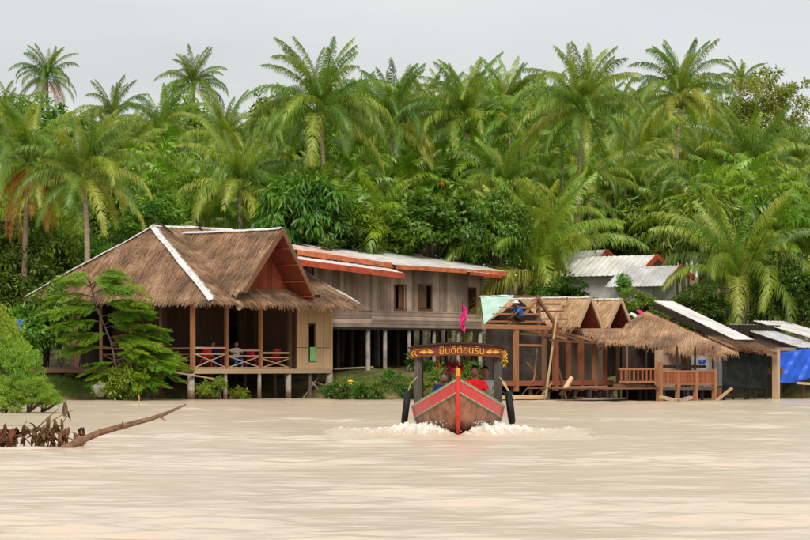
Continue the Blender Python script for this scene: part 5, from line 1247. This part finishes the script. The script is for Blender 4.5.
def palm(px, py, Y, size, label, group, n=22, more=1.5, lean=0.0, light=.3, yellow=.08, dead=0, up=0.0, nuts=False, seed=None, tr=1.0, cat='palm'):
    rr = random.Random(seed if seed is not None else int(px * 7 + py * 13 + Y)); top = W(px, py, Y); size *= .92
    bx, by = top.x - lean, top.y + rr.uniform(-.5, .5); base = Vector((bx, by, float(gz(bx, by)) - .2))
    root = thing('coconut_palm', label, cat, base, group)
    bend = Vector((rr.uniform(-.35, .35) + lean * .25, rr.uniform(-.2, .2), 0)); cv = trunk_curve(base, top, bend)
    m_ = MB(); L_t = (top - base).length; rads = [(.19 if i == 0 else .15 - .05 * i / 12) * tr for i in range(13)]; m_.tube(cv, rads, 9); m_.build('trunk', 'trunk', root, True)
    Mc = Matrix.Translation(top) @ Matrix.Scale(size, 4); crown = put('crown', bud_mesh('c'), root, Mc)
    az0 = rr.uniform(0, 6.28); n = int(n * more)
    for i in range(n):
        f = (i + .5) / n; e = 88 - 110 * (f ** (1.45 - up)) + rr.uniform(-8, 8); ei = min(range(8), key=lambda k: abs(ELEV[k] - e)); v = rr.randrange(3)
        r_ = rr.random(); mt = 'palm_light' if r_ < light else 'palm_green'
        if ei >= 4 and rr.random() < yellow * 2.2: mt = 'palm_yellow'
        az = az0 + i * 2.39996 + rr.uniform(-.25, .25); sc = rr.uniform(.85, 1.1) * (1 if ei > 0 else .9)
        put('frond', FR[('c', ei, v, mt)], crown, Mc @ Matrix.Translation((0, 0, .1)) @ Matrix.Rotation(az, 4, 'Z') @ Matrix.Rotation(rr.uniform(-.35, .35), 4, 'X') @ Matrix.Scale(sc, 4))
    for i in range(dead):
        put('dead_frond', FR[('dead', i % 2)], crown, Mc @ Matrix.Rotation(az0 + i * 1.1 + 3.6, 4, 'Z') @ Matrix.Scale(rr.uniform(.8, 1.05), 4))
    if nuts:
        for i in range(9):
            a = rr.uniform(0, 6.28); put('coconut', nuts_mesh(), crown, Mc @ Matrix.Translation((.32 * math.cos(a), .32 * math.sin(a), -.35 + rr.uniform(-.25, .2))))
    return root
def areca(px, py, Y, size, label, group, n=10, seed=None):
    rr = random.Random(seed if seed is not None else int(px * 5 + py * 11)); top = W(px, py, Y); bx = top.x + rr.uniform(-.15, .15); base = Vector((bx, Y, float(gz(bx, Y)) - .1))
    root = thing('areca_palm', label, 'palm', base, group); m_ = MB(); m_.tube(trunk_curve(base, top, Vector((rr.uniform(-.12, .12), 0, 0))), [.075 - .02 * i / 12 for i in range(13)], 7); m_.build('trunk', 'trunk_pale', root, True)
    Mc = Matrix.Translation(top) @ Matrix.Scale(size, 4); crown = put('crown', bud_mesh('a'), root, Mc); az0 = rr.uniform(0, 6.28)
    for i in range(n):
        ei = min(3, int(4 * (i + .5) / n)); put('frond', FR[('a', ei, rr.randrange(2))], crown, Mc @ Matrix.Rotation(az0 + i * 2.4 + rr.uniform(-.2, .2), 4, 'Z') @ Matrix.Rotation(rr.uniform(-.3, .3), 4, 'X') @ Matrix.Scale(rr.uniform(.85, 1.1), 4))
    return root

GP = 'coconut palms of the riverside grove'
palm(47, 79, 205, .72, 'tall coconut palm with hanging orange dead fronds against the sky', GP, 20, light=.1, dead=6, lean=-.5, seed=3)
palm(193, 88, 200, .78, 'slim coconut palm standing alone on the skyline above the thatched house', GP, 20, light=.15, up=-.15)
palm(113, 122, 185, .82, 'coconut palm with spreading crown between the two lone skyline palms', GP, 20, light=.2)
palm(4, 128, 176, .85, 'coconut palm crown cut by the picture edge below the lone dead fronded palm', GP, 20)
palm(320, 118, 138, 1.08, 'tallest coconut palm, rising in a dense plume above the red edged roof', GP, 26, up=-.2, light=.25, yellow=.1)
palm(392, 128, 148, 1.0, 'coconut palm with yellow drooping lower fronds above the round leafed tree', GP, 24, up=-.15, yellow=.25)
palm(425, 120, 176, .92, 'coconut palm crown peeping out just behind the round leafed tree top', GP, 22, up=-.1)
palm(468, 122, 148, 1.02, 'coconut palm with upright spear leaf above the grey plank house corner', GP, 24, up=-.3, light=.2)
palm(506, 108, 182, .9, 'coconut palm on the skyline directly above the slim areca pair', GP, 22, light=.35)
palm(583, 116, 142, 1.04, 'large coconut palm with tall plume above the two small thatch gables', GP, 26, up=-.25, light=.3, yellow=.08)
palm(681, 99, 154, .96, 'coconut palm carrying nuts, its dark crown highest over the white roofs', GP, 24, up=-.1, light=.15, yellow=.2, nuts=True)
palm(741, 84, 225, .62, 'small distant coconut palm poking above the light green tree', GP, 16)
palm(226, 150, 160, .92, 'coconut palm behind the ridge middle of the thatched house', GP, 22, light=.5)
palm(240, 190, 138, .95, 'light green coconut palm just behind the thatched house ridge', GP, 20, light=.75, yellow=.3)
palm(83, 180, 125.5, .92, 'coconut palm bearing nuts with yellowing fronds over the thatched hip', GP, 22, light=.35, yellow=.35, nuts=True, lean=.35, tr=1.1)
palm(28, 166, 126.5, .92, 'coconut palm with a skirt of rust brown dead fronds', GP, 20, light=.5, dead=9, lean=.2, yellow=.15, seed=9)
palm(704, 178, 150, .95, 'coconut palm with upright fronds directly above the lower white roof', GP, 22, up=-.2, light=.3)
palm(752, 172, 148, .98, 'coconut palm with long arching fronds below the light green tree', GP, 22, light=.4, up=0)
palm(648, 150, 168, .92, 'pale yellowish coconut palm behind the nut bearing palm', GP, 22, light=.8, yellow=.3)
palm(536, 284, 138.5, 1.45, 'low coconut palm fanning out behind the unfinished roof', GP, 26, up=-.35, light=.95, yellow=.3)
palm(740, 291, 132.5, 1.3, 'broad low coconut palm fanning over the white sheet roofed shed', GP, 22, up=-.1, light=.45, yellow=.12, tr=1.3, seed=5)
palm(806, 262, 140, .85, 'coconut palm with orange dead fronds at the picture edge above the tarpaulin shed', GP, 20, light=.3, dead=4)
palm(797, 172, 165, .9, 'coconut palm at the picture edge beside the light green tree', GP, 20)
palm(160, 138, 172, .9, 'coconut palm low on the skyline between the two lone slim palms', GP, 22, light=.4)
palm(275, 150, 168, .85, 'coconut palm in the dip beside the tallest plume', GP, 20, light=.4)
palm(545, 135, 172, .9, 'coconut palm behind the small areca palm over the unfinished house', GP, 22, light=.5)
palm(620, 118, 190, .88, 'coconut palm on the skyline between the large plume and the nut bearing palm', GP, 20, light=.4)
palm(350, 115, 190, .85, 'coconut palm on the skyline tucked behind the tallest plume', GP, 20)
palm(448, 200, 148, .85, 'shaded coconut palm with two yellow arched fronds over the round leafed tree', GP, 16, yellow=.45)
palm(612, 205, 160, .85, 'coconut palm low in the grove behind the white roofs', GP, 18, light=.5)
palm(125, 165, 150, .82, 'coconut palm directly behind the nut laden palm over the thatched hip', GP, 20, light=.3)
palm(780, 215, 150, .85, 'coconut palm between the broad low palm and the picture edge', GP, 20, light=.45)
GA = 'areca palms of the riverside grove'
areca(158, 168, 142, 1.15, 'dense areca palm in front of the skyline dip by the thatched house', GA, 12)
areca(347, 172, 140, 1.2, 'slim areca palm rising just behind the red edged roof', GA, 12); areca(360, 190, 139, 1.0, 'shorter areca palm close beside the one behind the red edged roof', GA)
areca(483, 168, 146, 1.05, 'areca palm with white trunk, shorter of the slim pair', GA, 11); areca(509, 118, 146, 1.05, 'areca palm with white trunk, taller of the slim pair', GA, 11)
areca(520, 150, 152, .95, 'areca palm tucked behind the taller slim white trunk', GA); areca(562, 152, 146, 1.05, 'areca palm standing above the low fanning palm', GA, 12)
areca(598, 185, 158, 1.0, 'areca palm beneath the large plumed palm', GA); areca(690, 195, 154, 1.2, 'areca palm in the bright cluster above the lower white roof', GA, 12)
areca(722, 190, 142, 1.1, 'areca palm in the bright cluster above the broad low palm', GA, 12); areca(765, 202, 141, 1.1, 'areca palm at the end of the bright cluster near the orange fronds', GA, 12)
areca(378, 222, 135, 1.15, 'low areca palm in front of the round leafed tree', GA, 12); areca(320, 200, 138, 1.0, 'areca palm over the long leafed tree', GA); areca(640, 195, 158, 1.0, 'areca palm over the drooping leafed tree', GA, 11)
areca(665, 205, 156, 1.0, 'areca palm between the white roofs and the bright cluster', GA, 11); areca(745, 182, 144, 1.0, 'areca palm at the middle of the bright cluster', GA, 11)
areca(205, 205, 139, 1.0, 'areca palm behind the white ridge of the thatched house', GA, 11); areca(580, 225, 152, 1.05, 'areca palm beside the low fanning palm', GA, 11)
areca(790, 192, 146, 1.0, 'areca palm close to the picture edge in the bright cluster', GA, 11)
for k, (px, py, Y) in enumerate(((12, 215, 137), (62, 232, 136), (118, 200, 139), (178, 196, 140), (262, 205, 140), (285, 180, 144), (335, 215, 136), (400, 190, 146), (455, 185, 147), (500, 195, 146), (538, 205, 147), (556, 225, 146), (618, 210, 158), (655, 235, 158), (708, 215, 142), (735, 222, 140), (778, 238, 139), (805, 218, 141), (572, 190, 152), (675, 222, 150), (424, 175, 150), (140, 185, 144))):
    areca(px, py, Y, 1.12, f'{("first", "second", "third", "fourth", "fifth", "sixth", "seventh", "eighth", "ninth", "tenth", "eleventh", "twelfth", "thirteenth", "fourteenth", "fifteenth", "sixteenth", "seventeenth", "eighteenth", "nineteenth", "twentieth", "twenty-first", "twenty-second")[sorted([12, 62, 118, 178, 262, 285, 335, 400, 455, 500, 538, 556, 618, 655, 708, 735, 778, 805, 572, 675, 424, 140]).index(px)]} areca palm from the left among those crowded low in the grove', GA, 12)
ORD = ['first', 'second', 'third', 'fourth', 'fifth', 'sixth', 'seventh', 'eighth', 'ninth', 'tenth', 'eleventh', 'twelfth', 'thirteenth', 'fourteenth', 'fifteenth', 'sixteenth', 'seventeenth', 'eighteenth', 'nineteenth', 'twentieth', 'twenty-first', 'twenty-second', 'twenty-third', 'twenty-fourth', 'twenty-fifth', 'twenty-sixth', 'twenty-seventh', 'twenty-eighth', 'twenty-ninth', 'thirtieth']
def row(Y, py_fn, step, jit, size, desc, seed, x0=-10, x1=825, skip=()):
    rr = random.Random(seed); px = x0; k = 0
    while px < x1:
        q = px + rr.uniform(-jit, jit); py = py_fn(q) + rr.uniform(-9, 9)
        if not any(a < q < b for a, b in skip):
            palm(q, py, Y + rr.uniform(-6, 6), size * rr.uniform(.88, 1.1), f'{ORD[min(k, 29)]} coconut palm from the left in the {desc}', GP, rr.choice((16, 18, 20)), light=rr.uniform(.3, .95), yellow=rr.uniform(.03, .22), up=rr.uniform(-.2, .05), seed=seed * 100 + k); k += 1
        px += step
def skyl(x): return float(np.interp(x, [0, 60, 110, 150, 200, 250, 300, 350, 400, 450, 500, 560, 600, 650, 700, 740, 770, 820], [150, 170, 170, 160, 155, 172, 140, 130, 118, 122, 118, 125, 122, 130, 132, 145, 165, 175]))
row(215, lambda x: skyl(x) - 4, 33, 9, .95, 'hazy back row under the sky', 31)
row(190, lambda x: skyl(x) + 18, 32, 10, 1.0, 'crowded row below the skyline', 32)
row(168, lambda x: skyl(x) + 46, 35, 12, .95, 'middle row of the grove', 33)
row(147, lambda x: skyl(x) + 78, 34, 12, .85, 'front row of the grove', 34, skip=((560, 700),))

row(141, lambda x: skyl(x) + 100, 40, 12, .74, 'low row just behind the roofs', 35, skip=((395, 480), (560, 705)))
row(158, lambda x: skyl(x) + 62, 38, 12, .82, 'tight row beneath the middle row', 36)

# ------------------------------------------------------------------ broad-leaved trees and bushes
def crown_mesh(name, mat, rx, ry, rz_, clumps, per, leaf, seed, aspect=.5, droop=.3, clump_r=.5, hollow=.45, flat=.0, bottom=-.75):
    rg = np.random.default_rng(seed); d = rg.normal(size=(clumps, 3)); d /= np.linalg.norm(d, axis=1)[:, None]; d[:, 2] = np.where(d[:, 2] < bottom, -d[:, 2] * .5, d[:, 2])
    rad = (hollow + (1 - hollow) * rg.random(clumps) ** .6) * (1 + .16 * np.sin(d[:, 0] * 5 + seed) + .13 * np.sin(d[:, 2] * 7 + d[:, 1] * 4))
    C_ = d * rad[:, None] * np.array([rx, ry, rz_]); cr = clump_r * rg.uniform(.55, 1.35, clumps)
    n = clumps * per; ci = np.repeat(np.arange(clumps), per); o = rg.normal(size=(n, 3)); o /= np.linalg.norm(o, axis=1)[:, None]
    o *= (rg.random(n) ** .5)[:, None]; o[:, 2] *= (.75 - flat)
    P = C_[ci] + o * cr[ci][:, None]
    D = o * .8 + d[ci] * .5 + rg.normal(0, .5, (n, 3)); D[:, 2] -= droop; D /= np.linalg.norm(D, axis=1)[:, None]
    up = np.array([0, 0, 1.0]) + rg.normal(0, .55, (n, 3)) + d[ci] * .4; sd = np.cross(D, up); sd /= np.linalg.norm(sd, axis=1)[:, None] + 1e-9; nm = np.cross(sd, D)
    ln = leaf * rg.uniform(.6, 1.3, n); w_ = ln * aspect * .5
    a = P; tip = P + D * ln[:, None] - nm * (ln * .12)[:, None]; mid = P + D * (ln * .45)[:, None] + nm * (ln * .03)[:, None]
    l_ = mid + sd * w_[:, None] + nm * (w_ * .35)[:, None]; r_ = mid - sd * w_[:, None] + nm * (w_ * .35)[:, None]
    V = np.stack([a, l_, tip, r_], 1).reshape(-1, 3); b = np.arange(n) * 4
    F = np.stack([b, b + 1, b + 2, b, b + 2, b + 3], 1)
    return np_mesh(name, V, F.ravel(), np.full(2 * n, 3), mat), C_
CR = {}
def crown_kind(key, *a, **k):
    CR[key] = crown_mesh('crown_' + key, *a, **k)
crown_kind('round', 'leaf_mid', 2.6, 2.2, 2.0, 120, 70, .26, 1, aspect=.62, clump_r=.42)
crown_kind('dark', 'leaf_dark', 2.4, 2.2, 2.3, 110, 70, .28, 2, aspect=.5, clump_r=.5)
crown_kind('mid', 'leaf_mid', 2.3, 2.1, 2.4, 100, 70, .3, 3, aspect=.42, clump_r=.5, droop=.5)
crown_kind('long', 'leaf_mid', 2.2, 2.0, 2.0, 90, 46, .62, 4, aspect=.2, clump_r=.36, droop=1.1)
crown_kind('light', 'leaf_yellow', 2.6, 2.2, 2.6, 130, 70, .22, 5, aspect=.4, clump_r=.5)
crown_kind('bright', 'leaf_bright', 1.6, 1.4, 1.4, 80, 60, .22, 6, aspect=.5, clump_r=.36)
crown_kind('spray', 'leaf_feather', 1.7, 1.4, 1.5, 170, 90, .13, 16, aspect=.36, clump_r=.3, droop=.9)
crown_kind('shrub', 'leaf_mid', .8, .7, .6, 40, 50, .17, 7, aspect=.5, clump_r=.25)
crown_kind('shrub_dark', 'leaf_dark', .8, .7, .65, 40, 50, .17, 8, aspect=.45, clump_r=.25)
crown_kind('shrub_bright', 'leaf_bright', .7, .6, .55, 36, 50, .16, 9, aspect=.5, clump_r=.22)
def tree(px, py, Y, kind, scale, label, group, name='leafy_tree', cat='tree', trunk_r=.14, flowers=0):
    c = W(px, py, Y); sc = scale if hasattr(scale, '__len__') else (scale,) * 3
    base = Vector((c.x, c.y, float(gz(c.x, c.y)) - .15)); me, cl = CR[kind]; root = thing(name, label, cat, base, group)
    low = c - Vector((0, 0, .55 * sc[2])); m_ = MB()
    m_.tube(trunk_curve(base, low, Vector((.12, 0, 0)), 6), [trunk_r * (1.15 - .07 * i) for i in range(7)], 8)
    rr = random.Random(int(px + py))
    for i in range(0, len(cl), max(1, len(cl) // 10)):
        tgt = c + Vector((cl[i][0] * sc[0], cl[i][1] * sc[1], cl[i][2] * sc[2])) * .9; st_p = base.lerp(low, rr.uniform(.75, 1)); m_.tube([st_p, st_p.lerp(tgt, .5) + Vector((0, 0, .15)), tgt], [trunk_r * .5, trunk_r * .3, trunk_r * .08], 6)
    m_.build('trunk', 'bark', root, True)
    cr = put('crown', me, root, Matrix.Translation(c) @ Matrix.Rotation(rr.uniform(0, 6.28), 4, 'Z') @ Matrix.Diagonal((*sc, 1)))
    if flowers:
        fm, _ = crown_mesh('blossoms', 'flower_orange', 2.5 * sc[0], 2.1 * sc[1], 2.0 * sc[2], flowers, 8, .16, 77, clump_r=.18, hollow=.95, bottom=.2); tag(put('blossoms', fm, root, Matrix.Translation(c)), kind='stuff')
    return root
GT = 'leafy trees standing among the palms'
tree(432, 226, 137, 'round', (1.22, 1.1, .95), 'round broad leaved tree with orange blossom tips above the grey house', GT, flowers=16)
tree(298, 216, 134, 'long', (.95, .95, .92), 'long leafed tree beside the gable of the thatched house', GT)
tree(640, 235, 155, 'long', (1.15, 1, .95), 'drooping long leafed tree above the white roofs', GT)
tree(590, 235, 157, 'long', (.9, .9, .85), 'drooping long leafed tree behind the low fanning palm', GT)
tree(768, 122, 188, 'light', (1.35, 1.2, 1.3), 'light green feathery tree on the skyline near the picture edge', GT)
tree(700, 228, 138, 'long', (.85, .85, .8), 'drooping long leafed tree beneath the bright areca cluster', GT)
tree(8, 262, 130, 'dark', (.95, .9, .8), 'dark leafy tree at the picture edge under the brown frond skirt', GT)
tree(150, 222, 131, 'bright', (1.1, 1, .75), 'bright green bush rising behind the white hip of the thatched house', GT, 'leafy_bush', 'bush')
tree(115, 215, 134, 'mid', (.7, .7, .6), 'leafy tree in the gap beside the yellowing palm trunk', GT)
tree(360, 235, 135, 'bright', (1.0, .9, .8), 'bright bush just above the red edged roof', GT, 'leafy_bush', 'bush')
tree(495, 232, 137, 'mid', (.7, .7, .8), 'leafy tree between the round tree and low fanning palm', GT)
tree(340, 250, 134, 'dark', (.8, .8, .6), 'dark bush half hidden behind the red edged roof', GT, 'leafy_bush', 'bush')
tree(640, 312, 129, 'mid', (.6, .6, .35), 'leafy bush at the foot of the white roofed houses', GT, 'leafy_bush', 'bush')
tree(624, 285, 131, 'bright', (.25, .25, .32), 'small bright tree growing before the white roofs', GT, 'leafy_bush', 'bush')
tree(100, 262, 130, 'bright', (.8, .8, .7), 'bright bush under the thatched hip edge', GT, 'leafy_bush', 'bush'); tree(45, 262, 129, 'mid', (.8, .8, .8), 'leafy bush between the dark tree and the thatched hip', GT, 'leafy_bush', 'bush')
tree(25, 300, 127, 'dark', (.9, .8, .9), 'dark bush behind the landing deck', GT, 'leafy_bush', 'bush')
tree(560, 300, 134, 'dark', (.6, .7, .45), 'dark bush behind the small thatch gables', GT, 'leafy_bush', 'bush'); tree(700, 312, 130, 'dark', (.6, .6, .45), 'dark bush behind the white sheet roof', GT, 'leafy_bush', 'bush')
tree(790, 300, 131, 'dark', (.9, .8, .8), 'dark bush behind the tarpaulin shed roof', GT, 'leafy_bush', 'bush')
# shaded under-storey filling the grove
rr = random.Random(64); k = 0
for Y, step, p0, p1, sc in ((150, 62, 205, 255, 1.15), (172, 58, 165, 215, 1.25), (196, 54, 140, 180, 1.3)):
    px = -15
    while px < 830:
        q = px + rr.uniform(-15, 15); kd = rr.choice(('bright', 'mid', 'mid', 'long'))
        tree(q, rr.uniform(p0, p1), Y + rr.uniform(-5, 5) + (12 if Y == 150 and 560 < q < 715 else 0), kd, (sc * rr.uniform(.95, 1.25), sc, sc * rr.uniform(.9, 1.2)), f'{ORD[k % 24]} dark leafy tree from the left in the {("front", "middle", "rear")[(150, 172, 196).index(Y)]} under-storey', 'shaded trees under the palms'); k += 1
        px += step * 1.35
    k = 0

# ------------------------------------------------------------------ riverside plants
GS = 'low plants along the river bank'
for px, py, Y, kd, sc, lab in ((104, 388, 118.2, 'shrub', .55, 'leafy shrub at the foot of the feathery tree'), (122, 380, 117.8, 'shrub', 1.0, 'vine covered shrub beneath the feathery tree'), (140, 388, 117.6, 'shrub_bright', .8, 'bright shrub at the waterline near the deck end'),
        (150, 378, 118, 'shrub', .55, 'shrub growing up to the veranda corner'), (208, 389, 119.2, 'shrub', .5, 'small shrub beneath the veranda beside the concrete pile'), (219, 384, 119.6, 'shrub_bright', .4, 'vine tuft climbing the second veranda post'),
        (241, 394, 121.5, 'shrub', .45, 'small shrub in the shade beneath the veranda middle'), (341, 394, 121.2, 'shrub_dark', .45, 'dark shrub between the two house fronts'), (360, 392, 121.4, 'shrub_bright', .5, 'bright shrub next to the tiny yellow lantern'),
        (380, 391, 121.6, 'shrub', .55, 'leafy shrub below the first house posts'), (388, 376, 122.2, 'shrub_bright', .4, 'tall bright shrub climbing a grey house post'), (402, 391, 121.8, 'shrub', .55, 'leafy shrub just beside the boat canopy post'),
        (422, 388, 122.5, 'shrub', .8, 'leafy shrub seen through the boat canopy'), (350, 389, 123.5, 'shrub', .6, 'leafy shrub behind the tiny yellow lantern'), (332, 391, 122.6, 'shrub_dark', .5, 'dark shrub just beyond the pale panelled room'), (396, 386, 124, 'shrub', .7, 'leafy shrub deep under the grey plank house'), (462, 384, 127, 'shrub', 1.2, 'leafy shrub behind the red shirted passenger'), (484, 386, 127.5, 'shrub_dark', 1.2, 'dark shrub just behind the unfinished house corner'), (428, 380, 128, 'shrub_dark', 1.3, 'dark shrub deep behind the crouching passenger'), (500, 384, 127, 'shrub_dark', 1.0, 'dark shrub under the unfinished house floor'), (410, 396, 121.4, 'shrub_dark', .6, 'dark low shrub at the water beside the boat'), (442, 384, 123, 'shrub_bright', .8, 'bright shrub seen through the canopy behind the crouching passenger'), (370, 396, 120.8, 'shrub_dark', .6, 'dark shrub overhanging the water below the posts'),
        (60, 300, 124.5, 'shrub_bright', 1.3, 'bright leafy bush under the thatched hip behind the deck'),
        (20, 335, 122, 'shrub_bright', 1.5, 'bright leafy bush hanging over the deck end'), (45, 330, 123.5, 'shrub_dark', 1.5, 'dark bush in the shade behind the deck')):
    tree(px, py, Y, kd, (sc * 1.15, sc, sc * 1.2), lab, GS, 'riverside_shrub', 'shrub', .03)
# feathery tree in front of the thatched house
def feather_mesh(name, mat, ln, n_p, seed, w_=.55):
    """flat spray: midrib with small leaflets in one plane"""
    rg = np.random.default_rng(seed); V = []; F = []; S = []
    for k in range(n_p):
        f = (k + .6) / n_p; P = np.array([ln * f, 0, -.16 * ln * f * f]); pl = w_ * ln * .5 * math.sin(math.pi * min(1, .18 + .78 * f)) ** .7
        for sd in (-1, 1):
            m_n = 7
            for j in range(m_n):
                g_ = (j + .5) / m_n; Q = P + np.array([.3 * pl * g_, sd * pl * g_, -.08 * pl * g_ + rg.normal(0, .012)]); l_ = .12 * rg.uniform(.8, 1.2)
                for s2 in (-1, 1):
                    d = np.array([s2 * .9 + .1, sd * .6, rg.normal(0, .25)]); d /= np.linalg.norm(d); e = np.array([sd * .6 * -1, s2 * .3, 0]) * .036; b = len(V)
                    V += [Q, Q + d * l_ * .5 + e, Q + d * l_, Q + d * l_ * .5 - e]; F += [b, b + 1, b + 2, b + 3]; S.append(4)
    return np_mesh(name, np.array(V), F, S, mat)
FM = [feather_mesh('feather_spray', 'leaf_feather', 1.0, 9, 200 + i) for i in range(3)]
def feathery(label, trunk_px, Y, specs, seed, group=None):
    rr = random.Random(seed); base = W(*trunk_px[0], Y); root = thing('feathery_tree', label, 'tree', base, group)
    tr_ = [W(*p_, Y) for p_ in trunk_px]; m_ = MB(); m_.tube(tr_, [.05 - .035 * i / (len(tr_) - 1) for i in range(len(tr_))], 8); tk = m_.build('trunk', 'bark', root, True)
    for (x0, y0, x1, y1) in specs:
        x1 = x1 if x1 < 130 else 130 + (x1 - 130) * .72
        yo = rr.uniform(-1.0, .8); a = W(x0, y0, Y); b = W(x1, y1, Y + yo); mid = a.lerp(b, .5) + Vector((0, 0, .18))
        m_ = MB(); m_.tube([a, mid, b], [.03, .02, .008], 6); bo = m_.build('branch', 'bark', root, True)
        d = (b - a); L_b = d.length; az = math.atan2(d.y, d.x); n_ = max(6, int(L_b * 10))
        for i in range(n_):
            f = .2 + .8 * (i + .5) / n_; c_ = a.lerp(mid, f * 2) if f < .5 else mid.lerp(b, f * 2 - 1); sd = -1 if i % 2 else 1
            put('leaf_spray', FM[rr.randrange(3)], bo, Matrix.Translation(c_) @ Matrix.Rotation(az + sd * rr.uniform(.3, 1.3), 4, 'Z') @ Matrix.Rotation(rr.uniform(-.12, .38), 4, 'Y') @ Matrix.Rotation(rr.uniform(-.3, .3), 4, 'X') @ Matrix.Scale(rr.uniform(.6, 1.1), 4))
    return root
feathery('feathery tiered tree standing before the thatched house corner', [(118, 402), (117, 372), (111, 342), (96, 305), (90, 282), (88, 268)], 118.0,
         [(90, 285, 120, 277), (90, 287, 66, 281), (92, 294, 132, 286), (93, 297, 58, 297), (96, 306, 145, 303), (97, 309, 54, 312), (100, 317, 150, 313), (102, 322, 62, 326), (104, 328, 160, 327), (107, 334, 70, 340),
          (109, 338, 166, 338), (111, 343, 172, 349), (112, 348, 72, 352), (114, 354, 182, 354), (115, 360, 186, 364), (115, 362, 96, 372), (116, 368, 180, 374), (117, 374, 165, 384), (92, 290, 110, 268), (90, 283, 78, 272),
          (100, 316, 84, 300), (104, 326, 128, 312), (112, 346, 140, 340), (115, 358, 146, 352), (116, 370, 140, 378), (116, 366, 108, 384)], 5)
# bush overhanging the near bank on a spit of mud
spit = grid_mesh('mud_spit', axis([(-22, -10.5, .35)]), axis([(84.5, 97, .4)]), lambda X, Y: .35 * np.exp(-((X + 16.6) / 4.0) ** 4 - ((Y - 91) / 4.2) ** 4) - .18 + .03 * np.sin(X * 5) * np.sin(Y * 4), 'mud')
tag(put('mud_spit', spit), kind='structure')
nbk = 'bushes overhanging the near water'
for px, py, Y, kd, sc, lab in ((12, 374, 89.5, 'spray', (.6, .5, .75), 'bright leafy bush overhanging the water at the picture edge'), (34, 393, 88.5, 'spray', (.5, .4, .32), 'low bright bush trailing onto the water near the brown leaves'),
        (2, 345, 90.5, 'spray', (.5, .5, .8), 'tall bright bush at the picture edge behind the overhanging one'), (-6, 395, 88.5, 'spray', (.5, .4, .5), 'leafy bush low at the picture corner by the mud spit'), (48, 399, 90, 'spray', (.3, .3, .18), 'smallest bright bush tip near the water end of the mud spit')):
    c = W(px, py, Y); root = thing('overhanging_bush', lab, 'bush', (c.x, c.y, .1), nbk); m_ = MB()
    for k in range(7):
        a = k * .9; m_.tube([Vector((c.x - .2, c.y, 0)), c.lerp(Vector((c.x, c.y, 0)), .5) + Vector((.2 * math.cos(a), .2 * math.sin(a), 0)), c + Vector((.7 * math.cos(a) * sc[0], .7 * math.sin(a), .5 * math.sin(a * 2) * sc[2]))], [.035, .025, .008], 6)
    m_.build('stems', 'bark', root, True); put('crown', CR[kd][0], root, Matrix.Translation(c) @ Matrix.Rotation(px, 4, 'Z') @ Matrix.Diagonal((*sc, 1)))
# grass on the bank
rg = np.random.default_rng(8); n = 9000
gx = np.concatenate([rg.uniform(-18, -10.8, n), rg.uniform(-3.4, 2.2, n // 3)]); gy = shore(gx) + rg.uniform(.15, 3.0, len(gx)); gzv = gz(gx, gy)
hh = rg.uniform(.08, .32, len(gx)); P = np.stack([gx, gy, gzv - .02], 1); an = rg.uniform(0, 3.14, len(gx)); sv_ = np.stack([np.cos(an), np.sin(an), 0 * an], 1) * .012; ld = rg.normal(0, .35, (len(gx), 3)); ld[:, 2] = 1
T = P + ld * hh[:, None]; Vg = np.stack([P - sv_, P + sv_, T], 1).reshape(-1, 3)
tag(put('bank_grass', np_mesh('bank_grass', Vg, np.arange(len(Vg)), np.full(len(gx), 3), 'grass')), 'short bright grass growing on the muddy bank', 'grass', kind='stuff')
